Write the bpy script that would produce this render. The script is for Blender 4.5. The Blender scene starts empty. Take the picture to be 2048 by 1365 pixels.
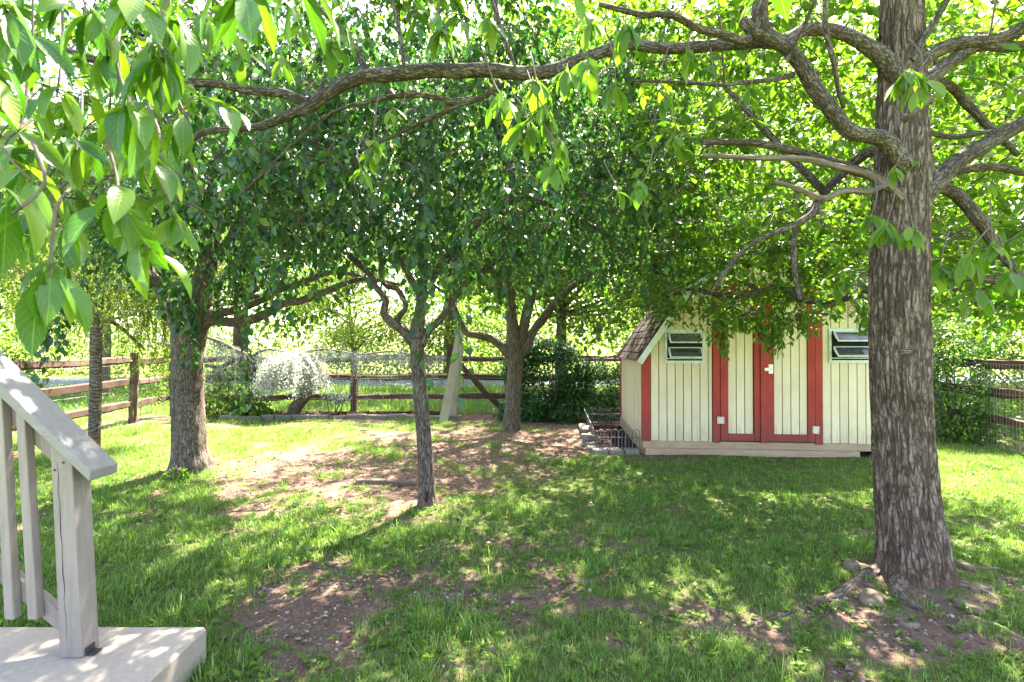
import bpy, math, random
import numpy as np
from mathutils import Vector, Matrix, Euler
rng = np.random.default_rng(7)
random.seed(7)
S = bpy.context.scene
COL = S.collection
R = math.radians

# ------------------------------------------------------------ camera, sky, sun, exposure
CAM_H, F = 1.4, 1024.0
cam_d = bpy.data.cameras.new('camera')
cam = bpy.data.objects.new('camera', cam_d); COL.objects.link(cam)
cam.location = (0, 0, CAM_H)
cam.rotation_euler = (R(90.5), 0, 0)
cam_d.sensor_width = 36; cam_d.lens = 18.0
cam_d.clip_start = 0.05; cam_d.clip_end = 800
cam_d.dof.use_dof = True; cam_d.dof.focus_distance = 5.0; cam_d.dof.aperture_fstop = 6.3
S.camera = cam
SUN_EL, SUN_AZ = R(57), R(22)          # azimuth from +Y towards +X
world = bpy.data.worlds.new('World'); S.world = world; world.use_nodes = True
wn = world.node_tree; wn.nodes.clear()
sky = wn.nodes.new('ShaderNodeTexSky'); sky.sky_type = 'NISHITA'; sky.sun_disc = False
sky.sun_elevation = SUN_EL; sky.sun_rotation = SUN_AZ; sky.air_density = 1.0; sky.dust_density = 2.5; sky.ozone_density = 1.0
bgn = wn.nodes.new('ShaderNodeBackground'); bgn.inputs['Strength'].default_value = 0.11
won = wn.nodes.new('ShaderNodeOutputWorld')
wn.links.new(sky.outputs[0], bgn.inputs['Color']); wn.links.new(bgn.outputs[0], won.inputs['Surface'])
sl = bpy.data.lights.new('sun', 'SUN'); sl.energy = 5.0; sl.angle = R(0.55); sl.color = (1.0, 0.955, 0.88)
so = bpy.data.objects.new('sun', sl); COL.objects.link(so)
sdir = Vector((math.sin(SUN_AZ)*math.cos(SUN_EL), math.cos(SUN_AZ)*math.cos(SUN_EL), math.sin(SUN_EL)))
so.rotation_euler = (-sdir).to_track_quat('-Z', 'Y').to_euler(); so.location = (4, 8, 20)
S.view_settings.view_transform = 'Standard'; S.view_settings.look = 'None'
S.view_settings.exposure = 3.68; S.view_settings.gamma = 1.0; S.view_settings.use_curve_mapping = False
S.view_settings.use_white_balance = True; S.view_settings.white_balance_temperature = 7100; S.view_settings.white_balance_tint = 15
S.render.engine = 'CYCLES'
S.cycles.use_denoising = True; S.cycles.denoiser = 'OPENIMAGEDENOISE'; S.cycles.denoising_prefilter = 'NONE'; S.cycles.denoising_input_passes = 'RGB_ALBEDO_NORMAL'
S.cycles.max_bounces = 8; S.cycles.diffuse_bounces = 5; S.cycles.glossy_bounces = 2
S.cycles.transmission_bounces = 6; S.cycles.transparent_max_bounces = 8
S.cycles.caustics_reflective = False; S.cycles.caustics_refractive = False
S.cycles.sample_clamp_indirect = 6.0

def P(px, py, D):                      # a place in the yard, from where it was sighted and how far off it stands
    return np.array([(px-1024)/F*D, D, CAM_H-(py-692)/F*D])

# ------------------------------------------------------------ noise
def _h(ix, iy, iz, s):
    a = (ix.astype(np.int64)*374761393 + iy.astype(np.int64)*668265263 + iz.astype(np.int64)*2147483647 + s*974711) & 0xffffffff
    a = ((a ^ (a >> 13))*1274126177) & 0xffffffff
    a = ((a ^ (a >> 16))*2246822519) & 0xffffffff
    return ((a ^ (a >> 15)) & 0xffffff)/float(0xffffff)
def vn(x, y, z=0.0, s=0):
    x, y, z = np.broadcast_arrays(np.asarray(x, float), np.asarray(y, float), np.asarray(z, float))
    ix, iy, iz = np.floor(x), np.floor(y), np.floor(z)
    fx, fy, fz = x-ix, y-iy, z-iz
    fx, fy, fz = [f*f*(3-2*f) for f in (fx, fy, fz)]
    r = 0
    for a in (0, 1):
        for b in (0, 1):
            for c in (0, 1):
                w = (fx if a else 1-fx)*(fy if b else 1-fy)*(fz if c else 1-fz)
                r = r + w*_h(ix+a, iy+b, iz+c, s)
    return r
def fbm(x, y, z=0.0, s=0, o=4):
    r, a, t = 0, 1.0, 0
    for k in range(o):
        r = r + a*vn(np.asarray(x)*2**k, np.asarray(y)*2**k, np.asarray(z)*2**k, s+k*17); t += a; a *= .5
    return r/t

# ------------------------------------------------------------ mesh builder
class MB:
    def __init__(s): s.v=[]; s.f={3:[],4:[]}; s.uv=[]; s.r=[]; s.n=0
    def add(s, v, f, uv=None, r=0.0):
        v = np.asarray(v, float).reshape(-1, 3); f = np.asarray(f, int)
        if len(v) == 0: return
        s.v.append(v); s.f[f.shape[1]].append(f+s.n)
        s.uv.append(np.zeros((len(v), 2)) if uv is None else np.asarray(uv, float))
        s.r.append(np.broadcast_to(np.asarray(r, float), (len(v),)).copy())
        s.n += len(v)
    def poly(s, v, fs):                 # small hand-made shapes: any face lists
        v = np.asarray(v, float); base = s.n
        s.v.append(v); s.uv.append(v[:, [0, 2]].copy()); s.r.append(np.zeros(len(v))); s.n += len(v)
        for f in fs:
            if len(f) in (3, 4): s.f[len(f)].append(np.array([f])+base)
            else:
                for i in range(1, len(f)-1): s.f[3].append(np.array([[f[0], f[i], f[i+1]]])+base)
    def box(s, x0, x1, y0, y1, z0, z1, b=0.0, M=None):
        if b <= 0:
            v = np.array([(x, y, z) for z in (z0, z1) for y in (y0, y1) for x in (x0, x1)], float)
            fs = [(0,2,3,1),(4,5,7,6),(0,1,5,4),(2,6,7,3),(0,4,6,2),(1,3,7,5)]
        else:
            # chamfered box: 24 vertices
            v=[]; idx={}
            X=(x0,x1);Y=(y0,y1);Z=(z0,z1)
            for i in (0,1):
                for j in (0,1):
                    for k in (0,1):
                        c=[X[i],Y[j],Z[k]]; sg=[1 if i==0 else -1, 1 if j==0 else -1, 1 if k==0 else -1]
                        for a in range(3):
                            q=list(c)
                            for d in range(3):
                                if d!=a: q[d]+=sg[d]*b
                            idx[(i,j,k,a)]=len(v); v.append(q)
            fs=[]
            I=lambda i,j,k,a: idx[(i,j,k,a)]
            for s_ in (0,1):
                q=[I(s_,0,0,0),I(s_,1,0,0),I(s_,1,1,0),I(s_,0,1,0)]; fs.append(q if s_ else q[::-1])
                q=[I(0,s_,0,1),I(1,s_,0,1),I(1,s_,1,1),I(0,s_,1,1)]; fs.append(q[::-1] if s_ else q)
                q=[I(0,0,s_,2),I(1,0,s_,2),I(1,1,s_,2),I(0,1,s_,2)]; fs.append(q if s_ else q[::-1])
            for j in (0,1):
                for k in (0,1): q=[I(0,j,k,1),I(1,j,k,1),I(1,j,k,2),I(0,j,k,2)]; fs.append(q if (j+k)%2==0 else q[::-1])
            for i in (0,1):
                for k in (0,1): q=[I(i,0,k,0),I(i,1,k,0),I(i,1,k,2),I(i,0,k,2)]; fs.append(q[::-1] if (i+k)%2==0 else q)
            for i in (0,1):
                for j in (0,1): q=[I(i,j,0,0),I(i,j,1,0),I(i,j,1,1),I(i,j,0,1)]; fs.append(q if (i+j)%2==0 else q[::-1])
            for i in (0,1):
                for j in (0,1):
                    for k in (0,1): q=[I(i,j,k,0),I(i,j,k,1),I(i,j,k,2)]; fs.append(q if (i+j+k)%2==1 else q[::-1])
            v=np.array(v,float)
        if M is not None: v = v @ np.array(M.to_3x3()).T + np.array(M.translation)
        s.poly(v, fs); return s
    def mesh(s, name, smooth=False, sharp=None):
        me = bpy.data.meshes.new(name)
        v = np.concatenate(s.v); me.vertices.add(len(v)); me.vertices.foreach_set('co', v.ravel())
        t = np.concatenate(s.f[3]) if s.f[3] else np.zeros((0, 3), int)
        q = np.concatenate(s.f[4]) if s.f[4] else np.zeros((0, 4), int)
        loops = np.concatenate([t.ravel(), q.ravel()])
        me.loops.add(len(loops)); me.loops.foreach_set('vertex_index', loops)
        me.polygons.add(len(t)+len(q))
        st = np.concatenate([np.arange(len(t))*3, len(t)*3+np.arange(len(q))*4])
        me.polygons.foreach_set('loop_start', st)
        me.update(calc_edges=True)
        uv = np.concatenate(s.uv); l = me.uv_layers.new(name='UVMap'); l.data.foreach_set('uv', uv[loops].ravel())
        a = me.attributes.new('rnd', 'FLOAT', 'POINT'); a.data.foreach_set('value', np.concatenate(s.r))
        me.polygons.foreach_set('use_smooth', np.full(len(t)+len(q), bool(smooth)))
        me.validate()
        return me
    def build(s, name, mat, parent=None, smooth=False, kind=None, loc=None):
        me = s.mesh(name, smooth); me.materials.append(mat)
        o = bpy.data.objects.new(name, me); COL.objects.link(o)
        if parent is not None:
            o.parent = parent
            o.matrix_parent_inverse = Matrix.Translation(parent.location).inverted() if s.__dict__.get('worldspace') else Matrix()
        if kind: o['kind'] = kind
        if loc is not None: o.location = loc
        return o
def WB():                               # builder whose coordinates are those of the yard, even under a parent
    m = MB(); m.worldspace = True; return m
def tag(o, label=None, cat=None, group=None, kind=None):
    if label: o['label'] = label
    if cat: o['category'] = cat
    if group: o['group'] = group
    if kind: o['kind'] = kind
    return o
def empty(name, loc, label, cat, group=None, rz=0.0):
    o = bpy.data.objects.new(name, None); COL.objects.link(o); o.empty_display_size = .2
    o.location = loc; o.rotation_euler.z = rz
    return tag(o, label, cat, group)
def ref(name, me, parent, M):           # another piece sharing one mesh
    o = bpy.data.objects.new(name, me); COL.objects.link(o); o.parent = parent; o.matrix_basis = M; return o

def norm(a): return a/np.maximum(np.linalg.norm(a, axis=-1, keepdims=True), 1e-9)
def smooth_path(pts, step=.05):
    pts = np.asarray(pts, float); n = len(pts)
    if n == 2:
        L = np.linalg.norm(pts[1,:3]-pts[0,:3]); k = max(2, int(L/step)); t = np.linspace(0,1,k+1)[:,None]
        return pts[0]*(1-t)+pts[1]*t
    out = []
    for i in range(n-1):
        p0 = pts[max(i-1,0)]; p1=pts[i]; p2=pts[i+1]; p3=pts[min(i+2,n-1)]
        L = np.linalg.norm(p2[:3]-p1[:3]); k = max(2, int(math.ceil(L/step)))
        t = (np.arange(k)/k)[:,None]
        out.append(.5*((2*p1)+(-p0+p2)*t+(2*p0-5*p1+4*p2-p3)*t*t+(-p0+3*p1-3*p2+p3)*t**3))
    out.append(pts[-1:]); r = np.concatenate(out); 
    if r.shape[1] > 3: r[:,3] = np.maximum(r[:,3], .0015)
    return r
def tube(mb, path, sides=8, disp=None, cap=True):
    """path rows x y z r ; disp(theta, s, k) scales the radius"""
    p = path[:, :3]; r = path[:, 3]; n = len(p)
    T = norm(np.gradient(p, axis=0))
    U = np.zeros_like(T); a = np.array([0,0,1.]) if abs(T[0,2]) < .9 else np.array([0,-1.,0])
    u = norm(np.cross(T[0], a)[None])[0]
    for i in range(n):
        u = u - T[i]*np.dot(u, T[i]); u = u/max(np.linalg.norm(u), 1e-9); U[i] = u
    W = np.cross(T, U)
    s = np.concatenate([[0], np.cumsum(np.linalg.norm(np.diff(p, axis=0), axis=1))])
    th = np.arange(sides+1)/sides*2*math.pi
    rr = np.repeat(r[:, None], sides+1, 1)
    if disp is not None:
        d = disp(th[None, :]+0*rr, s[:, None]+0*rr, rr)
        rr = rr + d
    V = p[:,None,:]+(U[:,None,:]*np.cos(th)[None,:,None]+W[:,None,:]*np.sin(th)[None,:,None])*rr[:,:,None]
    uv = np.stack([np.repeat((th*np.mean(r))[None,:], n, 0), np.repeat(s[:,None], sides+1, 1)], -1)
    i = np.arange(n-1)[:,None]*(sides+1); j = np.arange(sides)[None,:]
    f = np.stack([i+j, i+j+1, i+j+sides+2, i+j+sides+1], -1).reshape(-1,4)
    mb.add(V.reshape(-1,3), f, uv.reshape(-1,2), r=rng.random())
    if cap:
        for k, rev in ((0, True), (n-1, False)):
            ring = V[k, :sides]; c = ring.mean(0)
            vv = np.concatenate([ring, [c]]); ff = [(a_, (a_+1) % sides, sides) for a_ in range(sides)]
            ff = np.array([x[::-1] for x in ff] if rev else ff)
            mb.add(vv, ff, np.zeros((len(vv),2)))
    return V

# ------------------------------------------------------------ materials
def newmat(name):
    m = bpy.data.materials.new(name); m.use_nodes = True
    nt = m.node_tree; nt.nodes.clear(); return m, nt
def N(nt, t, **k):
    n = nt.nodes.new(t)
    for a, b in k.items(): setattr(n, a, b)
    return n
def ramp(nt, stops, fac):
    r = N(nt, 'ShaderNodeValToRGB'); e = r.color_ramp.elements
    while len(e) < len(stops): e.new(.5)
    for i, (p, c) in enumerate(stops):
        e[i].position = p; e[i].color = (*c, 1) if len(c) == 3 else c
    nt.links.new(fac, r.inputs[0]); return r.outputs[0]
def mixc(nt, f, a, b, mode='MIX'):
    m = N(nt, 'ShaderNodeMix', data_type='RGBA', blend_type=mode)
    for sock, val in ((m.inputs[0], f), (m.inputs[6], a), (m.inputs[7], b)):
        if isinstance(val, (int, float)): sock.default_value = val
        elif isinstance(val, tuple): sock.default_value = (*val, 1)
        else: nt.links.new(val, sock)
    return m.outputs[2]
def math_(nt, op, a, b=0.5, clamp=False):
    m = N(nt, 'ShaderNodeMath', operation=op, use_clamp=clamp)
    for i, val in enumerate((a, b)):
        if isinstance(val, (int, float)): m.inputs[i].default_value = val
        else: nt.links.new(val, m.inputs[i])
    return m.outputs[0]
def noise(nt, vec, scale, detail=4, rough=.55):
    n = N(nt, 'ShaderNodeTexNoise'); n.inputs['Scale'].default_value = scale
    n.inputs['Detail'].default_value = detail; n.inputs['Roughness'].default_value = rough
    if vec is not None: nt.links.new(vec, n.inputs['Vector'])
    return n.outputs[0]
def mapping(nt, vec, scale):
    m = N(nt, 'ShaderNodeMapping'); m.inputs['Scale'].default_value = scale; nt.links.new(vec, m.inputs[0]); return m.outputs[0]
def bump(nt, h, strength, dist):
    b = N(nt, 'ShaderNodeBump'); b.inputs['Strength'].default_value = strength; b.inputs['Distance'].default_value = dist
    nt.links.new(h, b.inputs['Height']); return b.outputs[0]
def finish(nt, shader):
    o = N(nt, 'ShaderNodeOutputMaterial'); nt.links.new(shader, o.inputs[0])
def principled(nt, col, rough=.8, nrm=None, spec=.3, metal=0.0):
    p = N(nt, 'ShaderNodeBsdfPrincipled')
    if isinstance(col, tuple): p.inputs['Base Color'].default_value = (*col, 1)
    else: nt.links.new(col, p.inputs['Base Color'])
    if isinstance(rough, (int, float)): p.inputs['Roughness'].default_value = rough
    else: nt.links.new(rough, p.inputs['Roughness'])
    p.inputs['Specular IOR Level'].default_value = spec; p.inputs['Metallic'].default_value = metal
    if nrm is not None: nt.links.new(nrm, p.inputs['Normal'])
    return p.outputs[0]

def leaf_mat(name, stops, trans, tcol, rough=.42, spec=.45, veins=False):
    m, nt = newmat(name)
    at = N(nt, 'ShaderNodeAttribute', attribute_name='rnd'); oi = N(nt, 'ShaderNodeObjectInfo')
    f = math_(nt, 'FRACT', math_(nt, 'ADD', at.outputs['Fac'], math_(nt, 'MULTIPLY', oi.outputs['Random'], 1.0)))
    col = ramp(nt, stops, f)
    nrm = None
    if veins:
        tc = N(nt, 'ShaderNodeTexCoord'); sx = N(nt, 'ShaderNodeSeparateXYZ'); nt.links.new(tc.outputs['UV'], sx.inputs[0])
        ax = math_(nt, 'ABSOLUTE', math_(nt, 'SUBTRACT', sx.outputs[0], .5))
        mid = math_(nt, 'LESS_THAN', ax, .022)
        s_ = math_(nt, 'MULTIPLY', math_(nt, 'SUBTRACT', sx.outputs[1], math_(nt, 'MULTIPLY', ax, .55)), 9.0)
        fr = math_(nt, 'ABSOLUTE', math_(nt, 'SUBTRACT', math_(nt, 'FRACT', s_), .5))
        side = math_(nt, 'LESS_THAN', fr, .055)
        v = math_(nt, 'MAXIMUM', mid, math_(nt, 'MULTIPLY', side, .45))
        nz = noise(nt, mapping(nt, tc.outputs['UV'], (3, 5, 1)), 2.0)
        col = mixc(nt, math_(nt, 'MULTIPLY', v, .5), col, (.22, .34, .08))
        col = mixc(nt, math_(nt, 'MULTIPLY', nz, .35), col, (.05, .13, .02))
        h = math_(nt, 'ADD', math_(nt, 'MULTIPLY', fr, 1.2), math_(nt, 'MULTIPLY', mid, -.6))
        nrm = bump(nt, h, .22, .002)
    sh = principled(nt, col, rough, nrm, spec)
    tr = N(nt, 'ShaderNodeBsdfTranslucent')
    nt.links.new(mixc(nt, 1.0, col, tcol, 'MULTIPLY'), tr.inputs[0])
    mx = N(nt, 'ShaderNodeMixShader'); mx.inputs[0].default_value = trans
    nt.links.new(sh, mx.inputs[1]); nt.links.new(tr.outputs[0], mx.inputs[2])
    finish(nt, mx.outputs[0]); return m

def bark_mat(name, dark, mid, light, su=30, sv=7, strength=.8, dist=.012, band=False, low=None):
    m, nt = newmat(name)
    tc = N(nt, 'ShaderNodeTexCoord'); uv = tc.outputs['UV']; ob = tc.outputs['Object']
    wob = noise(nt, ob, 13, 4, .65)
    mp = mapping(nt, uv, (su, sv, 1))
    add = N(nt, 'ShaderNodeVectorMath', operation='ADD'); nt.links.new(mp, add.inputs[0])
    sc = N(nt, 'ShaderNodeVectorMath', operation='SCALE'); cx = N(nt, 'ShaderNodeCombineXYZ'); nt.links.new(wob, cx.inputs[0]); nt.links.new(wob, cx.inputs[1])
    nt.links.new(cx.outputs[0], sc.inputs[0]); sc.inputs['Scale'].default_value = 2.4; nt.links.new(sc.outputs[0], add.inputs[1])
    vo = N(nt, 'ShaderNodeTexVoronoi', feature='DISTANCE_TO_EDGE', voronoi_dimensions='2D'); vo.inputs['Scale'].default_value = 1.0
    nt.links.new(add.outputs[0], vo.inputs['Vector'])
    cr1 = ramp(nt, [(0, (0,0,0)), (.20, (1,1,1))], vo.outputs[0])
    st = N(nt, 'ShaderNodeTexNoise'); st.inputs['Scale'].default_value = 1.0; st.inputs['Detail'].default_value = 5; st.inputs['Distortion'].default_value = .6; nt.links.new(mapping(nt, uv, (su*.8, sv*.45, 1)), st.inputs['Vector'])
    cr2 = ramp(nt, [(0,(0,0,0)),(.10,(1,1,1))], math_(nt, 'ABSOLUTE', math_(nt, 'SUBTRACT', st.outputs[0], .5)))
    crack = math_(nt, 'MULTIPLY', math_(nt, 'ADD', math_(nt, 'MULTIPLY', cr1, .38), .62), math_(nt, 'ADD', math_(nt, 'MULTIPLY', cr2, .6), .4))
    crack = math_(nt, 'MAXIMUM', crack, ramp(nt, [(.5,(0,0,0)),(.75,(.9,.9,.9))], noise(nt, ob, 14, 4, .7)))
    fine = noise(nt, mapping(nt, ob, (1, 1, .35)), 90, 6, .7)
    big = noise(nt, ob, 3.5, 4)
    h = math_(nt, 'ADD', math_(nt, 'MULTIPLY', crack, 1.0), math_(nt, 'MULTIPLY', fine, .55))
    if band:
        w = N(nt, 'ShaderNodeTexWave', bands_direction='Y'); w.inputs['Scale'].default_value = 7; w.inputs['Distortion'].default_value = 14
        w.inputs['Detail'].default_value = 3; nt.links.new(uv, w.inputs['Vector'])
        h = math_(nt, 'ADD', math_(nt, 'MULTIPLY', w.outputs['Fac'], .8), math_(nt, 'MULTIPLY', fine, .6))
    c1 = ramp(nt, [(.35, dark), (.62, mid), (.85, light)], math_(nt, 'MULTIPLY', math_(nt, 'ADD', h, math_(nt, 'MULTIPLY', big, .7)), .5))
    pat = ramp(nt, [(.5, (0,0,0)), (.68, (1,1,1))], noise(nt, ob, 9, 5, .6))
    col = mixc(nt, math_(nt, 'MULTIPLY', pat, .3), c1, light)
    col = mixc(nt, ramp(nt, [(.25,(.62,.62,.62)),(.85,(0,0,0))], crack), col, dark)  # cracks darker as in real bark, deepened because bump shading stays faint
    if low is not None:
        sx = N(nt, 'ShaderNodeSeparateXYZ'); nt.links.new(ob, sx.inputs[0])
        e = math_(nt, 'ADD', sx.outputs[2], math_(nt, 'MULTIPLY', noise(nt, ob, 5, 3), .25))
        k = N(nt, 'ShaderNodeMapRange'); k.inputs[1].default_value = .22+low[1]; k.inputs[2].default_value = .42+low[1]; k.inputs[3].default_value = 1; k.inputs[4].default_value = 0
        nt.links.new(e, k.inputs[0]); col = mixc(nt, math_(nt, 'MULTIPLY', k.outputs[0], .75), col, low[0])
    finish(nt, principled(nt, col, .9, bump(nt, h, strength, dist), .15)); return m

def wood_mat(name, c0, c1, c2, grain=(1, 1, 1), rough=.8, strength=.5, spec=.2, blotch=.5, gscale=40, coord='Object'):
    m, nt = newmat(name)
    tc = N(nt, 'ShaderNodeTexCoord'); ob = tc.outputs[coord]; oi = N(nt, 'ShaderNodeObjectInfo')
    ad = N(nt, 'ShaderNodeVectorMath', operation='ADD'); nt.links.new(ob, ad.inputs[0])
    cx = N(nt, 'ShaderNodeCombineXYZ'); nt.links.new(math_(nt, 'MULTIPLY', oi.outputs['Random'], 13.7), cx.inputs[0]); nt.links.new(math_(nt, 'MULTIPLY', oi.outputs['Random'], 7.1), cx.inputs[2])
    nt.links.new(cx.outputs[0], ad.inputs[1]); v = ad.outputs[0]
    g = noise(nt, mapping(nt, v, grain), gscale, 6, .65)
    b = noise(nt, v, 2.6, 5, .6)
    f = math_(nt, 'ADD', math_(nt, 'MULTIPLY', g, 1-blotch), math_(nt, 'MULTIPLY', b, blotch))
    col = ramp(nt, [(.3, c0), (.5, c1), (.7, c2)], f)
    br = math_(nt, 'ADD', math_(nt, 'MULTIPLY', oi.outputs['Random'], .14), .93)
    cb = N(nt, 'ShaderNodeCombineXYZ')
    for i in range(3): nt.links.new(br, cb.inputs[i])
    col = mixc(nt, 1.0, col, cb.outputs[0], 'MULTIPLY')
    finish(nt, principled(nt, col, rough, bump(nt, g, strength, .004), spec)); return m
def grime(m, z0, z1, c, amt):
    nt = m.node_tree; p = [n for n in nt.nodes if n.type == 'BSDF_PRINCIPLED'][0]; l = p.inputs['Base Color'].links[0].from_socket
    tc = N(nt,'ShaderNodeTexCoord'); sx = N(nt,'ShaderNodeSeparateXYZ'); nt.links.new(tc.outputs['Object'], sx.inputs[0])
    e = math_(nt,'SUBTRACT', sx.outputs[2], math_(nt,'MULTIPLY', math_(nt,'SUBTRACT', noise(nt, mapping(nt, tc.outputs['Object'], (9,9,1.2)), 3, 5, .7), .42), .9))
    k = N(nt,'ShaderNodeMapRange'); k.inputs[1].default_value = z0; k.inputs[2].default_value = z1; k.inputs[3].default_value = amt; k.inputs[4].default_value = 0
    nt.links.new(e, k.inputs[0])
    sp = ramp(nt, [(.58,(0,0,0)),(.72,(1,1,1))], noise(nt, mapping(nt, tc.outputs['Object'], (5,5,1)), 7, 6, .75))
    f = math_(nt,'MAXIMUM', k.outputs[0], math_(nt,'MULTIPLY', sp, .10))
    nt.links.new(mixc(nt, f, l, c), p.inputs['Base Color'])
def flat_mat(name, c, rough=.5, metal=0.0, spec=.4, var=.25, scale=14):
    m, nt = newmat(name); tc = N(nt, 'ShaderNodeTexCoord')
    n = noise(nt, tc.outputs['Object'], scale, 5, .6)
    col = ramp(nt, [(.3, tuple(x*(1-var) for x in c)), (.7, c)], n)
    finish(nt, principled(nt, col, rough, bump(nt, n, .15, .003), spec, metal)); return m

YG = (1.5, 1.55, .55)
M_leaf_near = leaf_mat('leaf_near', [(0,(.018,.07,.012)),(.3,(.04,.125,.014)),(.65,(.085,.175,.016)),(.93,(.12,.21,.022)),(1,(.18,.26,.04))], .36, (1.25,1.5,.35), .3, .35, veins=True)
M_leaf_bright = leaf_mat('leaf_bright', [(0,(.06,.14,.02)),(.4,(.085,.17,.02)),(.8,(.115,.205,.025)),(1,(.15,.23,.03))], .48, (1.15,1.45,.45), .5, .25)
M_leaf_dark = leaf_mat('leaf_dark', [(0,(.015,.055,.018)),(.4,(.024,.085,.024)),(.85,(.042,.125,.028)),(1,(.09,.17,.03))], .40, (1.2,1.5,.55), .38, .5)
M_leaf_mid = leaf_mat('leaf_mid', [(0,(.035,.095,.02)),(.5,(.06,.145,.026)),(.93,(.10,.19,.033)),(1,(.25,.22,.03))], .46, (1.2,1.5,.5), .45, .4)
M_leaf_yellow = leaf_mat('leaf_yellow', [(0,(.075,.13,.022)),(.5,(.12,.185,.035)),(.9,(.17,.235,.05)),(1,(.23,.27,.08))], .5, (1.25,1.45,.6), .6, .25)
M_leaf_far = leaf_mat('leaf_far', [(0,(.06,.11,.02)),(.5,(.10,.17,.03)),(.85,(.15,.22,.04)),(1,(.2,.25,.07))], .5, (1.25,1.45,.6), .6, .2)
M_silver = leaf_mat('silver_needles', [(0,(.22,.27,.24)),(.6,(.50,.55,.50)),(1,(.66,.68,.62))], .5, (1.1,1.1,1.0), .7, .2)
M_bluegreen = leaf_mat('blue_needles', [(0,(.11,.16,.15)),(.6,(.17,.23,.21)),(1,(.24,.28,.26))], .3, (1.2,1.2,1.0), .7, .2)
M_grass = leaf_mat('grass_blades', [(0,(.055,.12,.022)),(.35,(.09,.185,.034)),(.7,(.14,.25,.055)),(.9,(.21,.30,.09)),(1,(.36,.32,.19))], .42, (1.3,1.5,.5), .55, .25)
M_grass_dry = leaf_mat('fallen_leaves', [(0,(.05,.028,.02)),(.35,(.11,.065,.045)),(.6,(.20,.145,.105)),(.85,(.36,.30,.25)),(.96,(.36,.29,.05)),(1,(.12,.18,.05))], .15, (1.2,1.0,.6), .7, .3)
M_bark_big = bark_mat('bark_furrowed', (.042,.028,.021), (.14,.10,.08), (.26,.20,.165), 58, 12, 1.0, .02, low=((.15,.08,.05), -.06))
M_bark_limb = bark_mat('bark_limb', (.022,.017,.013), (.065,.052,.042), (.16,.14,.12), 85, 34, .8, .005)
M_bark_crab = bark_mat('bark_crab', (.03,.022,.018), (.085,.066,.055), (.17,.145,.125), 75, 20, .8, .008, low=((.16,.075,.045), -.12))
M_bark_brown = bark_mat('bark_brown', (.03,.024,.02), (.10,.08,.06), (.20,.17,.13), 80, 22, .9, .008)
M_bark_far = bark_mat('bark_pale', (.04,.032,.024), (.10,.085,.065), (.17,.15,.115), 60, 16, .6, .006)
M_bark_band = bark_mat('bark_banded', (.05,.042,.034), (.13,.11,.09), (.26,.23,.20), 30, 10, .7, .006, band=True, low=((.22,.10,.045), .0))
M_twig = flat_mat('twig_bark', (.13,.10,.08), .85, 0, .15, .4)
M_deadwood = bark_mat('dead_wood', (.06,.045,.038), (.13,.10,.085), (.21,.17,.15), 60, 4, .5, .004)
M_rail = wood_mat('split_rail_wood', (.03,.019,.015), (.075,.047,.035), (.17,.12,.10), (.25,6,6), .85, .7, .15, .4, 14)
M_post = wood_mat('fence_post_wood', (.03,.019,.015), (.08,.05,.037), (.16,.115,.09), (6,6,.3), .85, .7, .15, .4, 14)
M_wire = flat_mat('galvanised_wire', (.33,.33,.32), .5, .6)
M_wire_pink = flat_mat('coated_wire', (.40,.37,.35), .5, .4)
M_cream = wood_mat('cream_paint', (.54,.455,.305), (.63,.54,.375), (.69,.60,.44), (9,9,.5), .72, .35, .25, .5, 16)
grime(M_cream, .18, .34, (.27,.21,.13), .3)
M_backing = flat_mat('groove_backing', (.10,.065,.035), .9, 0, .1)
M_red = wood_mat('red_stain', (.19,.022,.017), (.34,.042,.032), (.42,.06,.046), (7,7,.4), .7, .45, .25, .5, 14)
grime(M_red, .16, .5, (.13,.05,.04), .6)
M_tan = wood_mat('tan_lumber', (.25,.165,.105), (.36,.25,.17), (.46,.34,.24), (.4,6,6), .85, .5, .15, .5, 10)
M_mint = flat_mat('pale_trim', (.62,.68,.66), .5)
M_alu = flat_mat('white_sash', (.68,.71,.69), .4)
M_shingle = flat_mat('brown_shingle', (.055,.042,.032), .95, 0, .1, .5, 40)
M_dark = flat_mat('inside_shade_black', (.012,.012,.012), .9)  # near black that stands in for the shade inside openings
M_zinc = flat_mat('zinc', (.55,.56,.57), .35, .5, .5, .2, 60)
M_hole = flat_mat('dark_screw', (.03,.03,.03), .6)
M_hoop = flat_mat('grey_hoop_paint', (.14,.14,.145), .5)
M_block = flat_mat('concrete_block', (.19,.175,.155), .95, 0, .1, .35, 30)
M_conc = flat_mat('concrete', (.33,.28,.225), .9, 0, .2, .22, 45)
M_railpaint = wood_mat('taupe_paint', (.19,.155,.138), (.25,.212,.19), (.30,.26,.235), (5,5,.4), .6, .25, .3, .45, 12)
M_cap = wood_mat('taupe_paint_cap', (.16,.152,.147), (.20,.19,.183), (.24,.228,.22), (.4,5,5), .5, .25, .35, .45, 12)
M_plank = wood_mat('weathered_plank', (.13,.125,.08), (.24,.23,.155), (.36,.345,.25), (9,9,.35), .9, .8, .1, .3, 18)
M_log = wood_mat('grey_log', (.05,.038,.03), (.11,.088,.07), (.19,.16,.13), (.4,6,6), .9, .8, .1, .4, 14)
M_rock = flat_mat('grey_rock', (.17,.13,.095), .95, 0, .15, .45, 9)
M_pebble, _nt = newmat('pebbles')
_a = N(_nt, 'ShaderNodeAttribute', attribute_name='rnd')
finish(_nt, principled(_nt, ramp(_nt, [(0,(.08,.047,.034)),(.5,(.13,.085,.062)),(.85,(.20,.155,.12)),(1,(.29,.25,.21))], _a.outputs['Fac']), .9, None, .2))
M_road = flat_mat('road_asphalt', (.055,.085,.085), .8, 0, .3, .2, 3)
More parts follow.
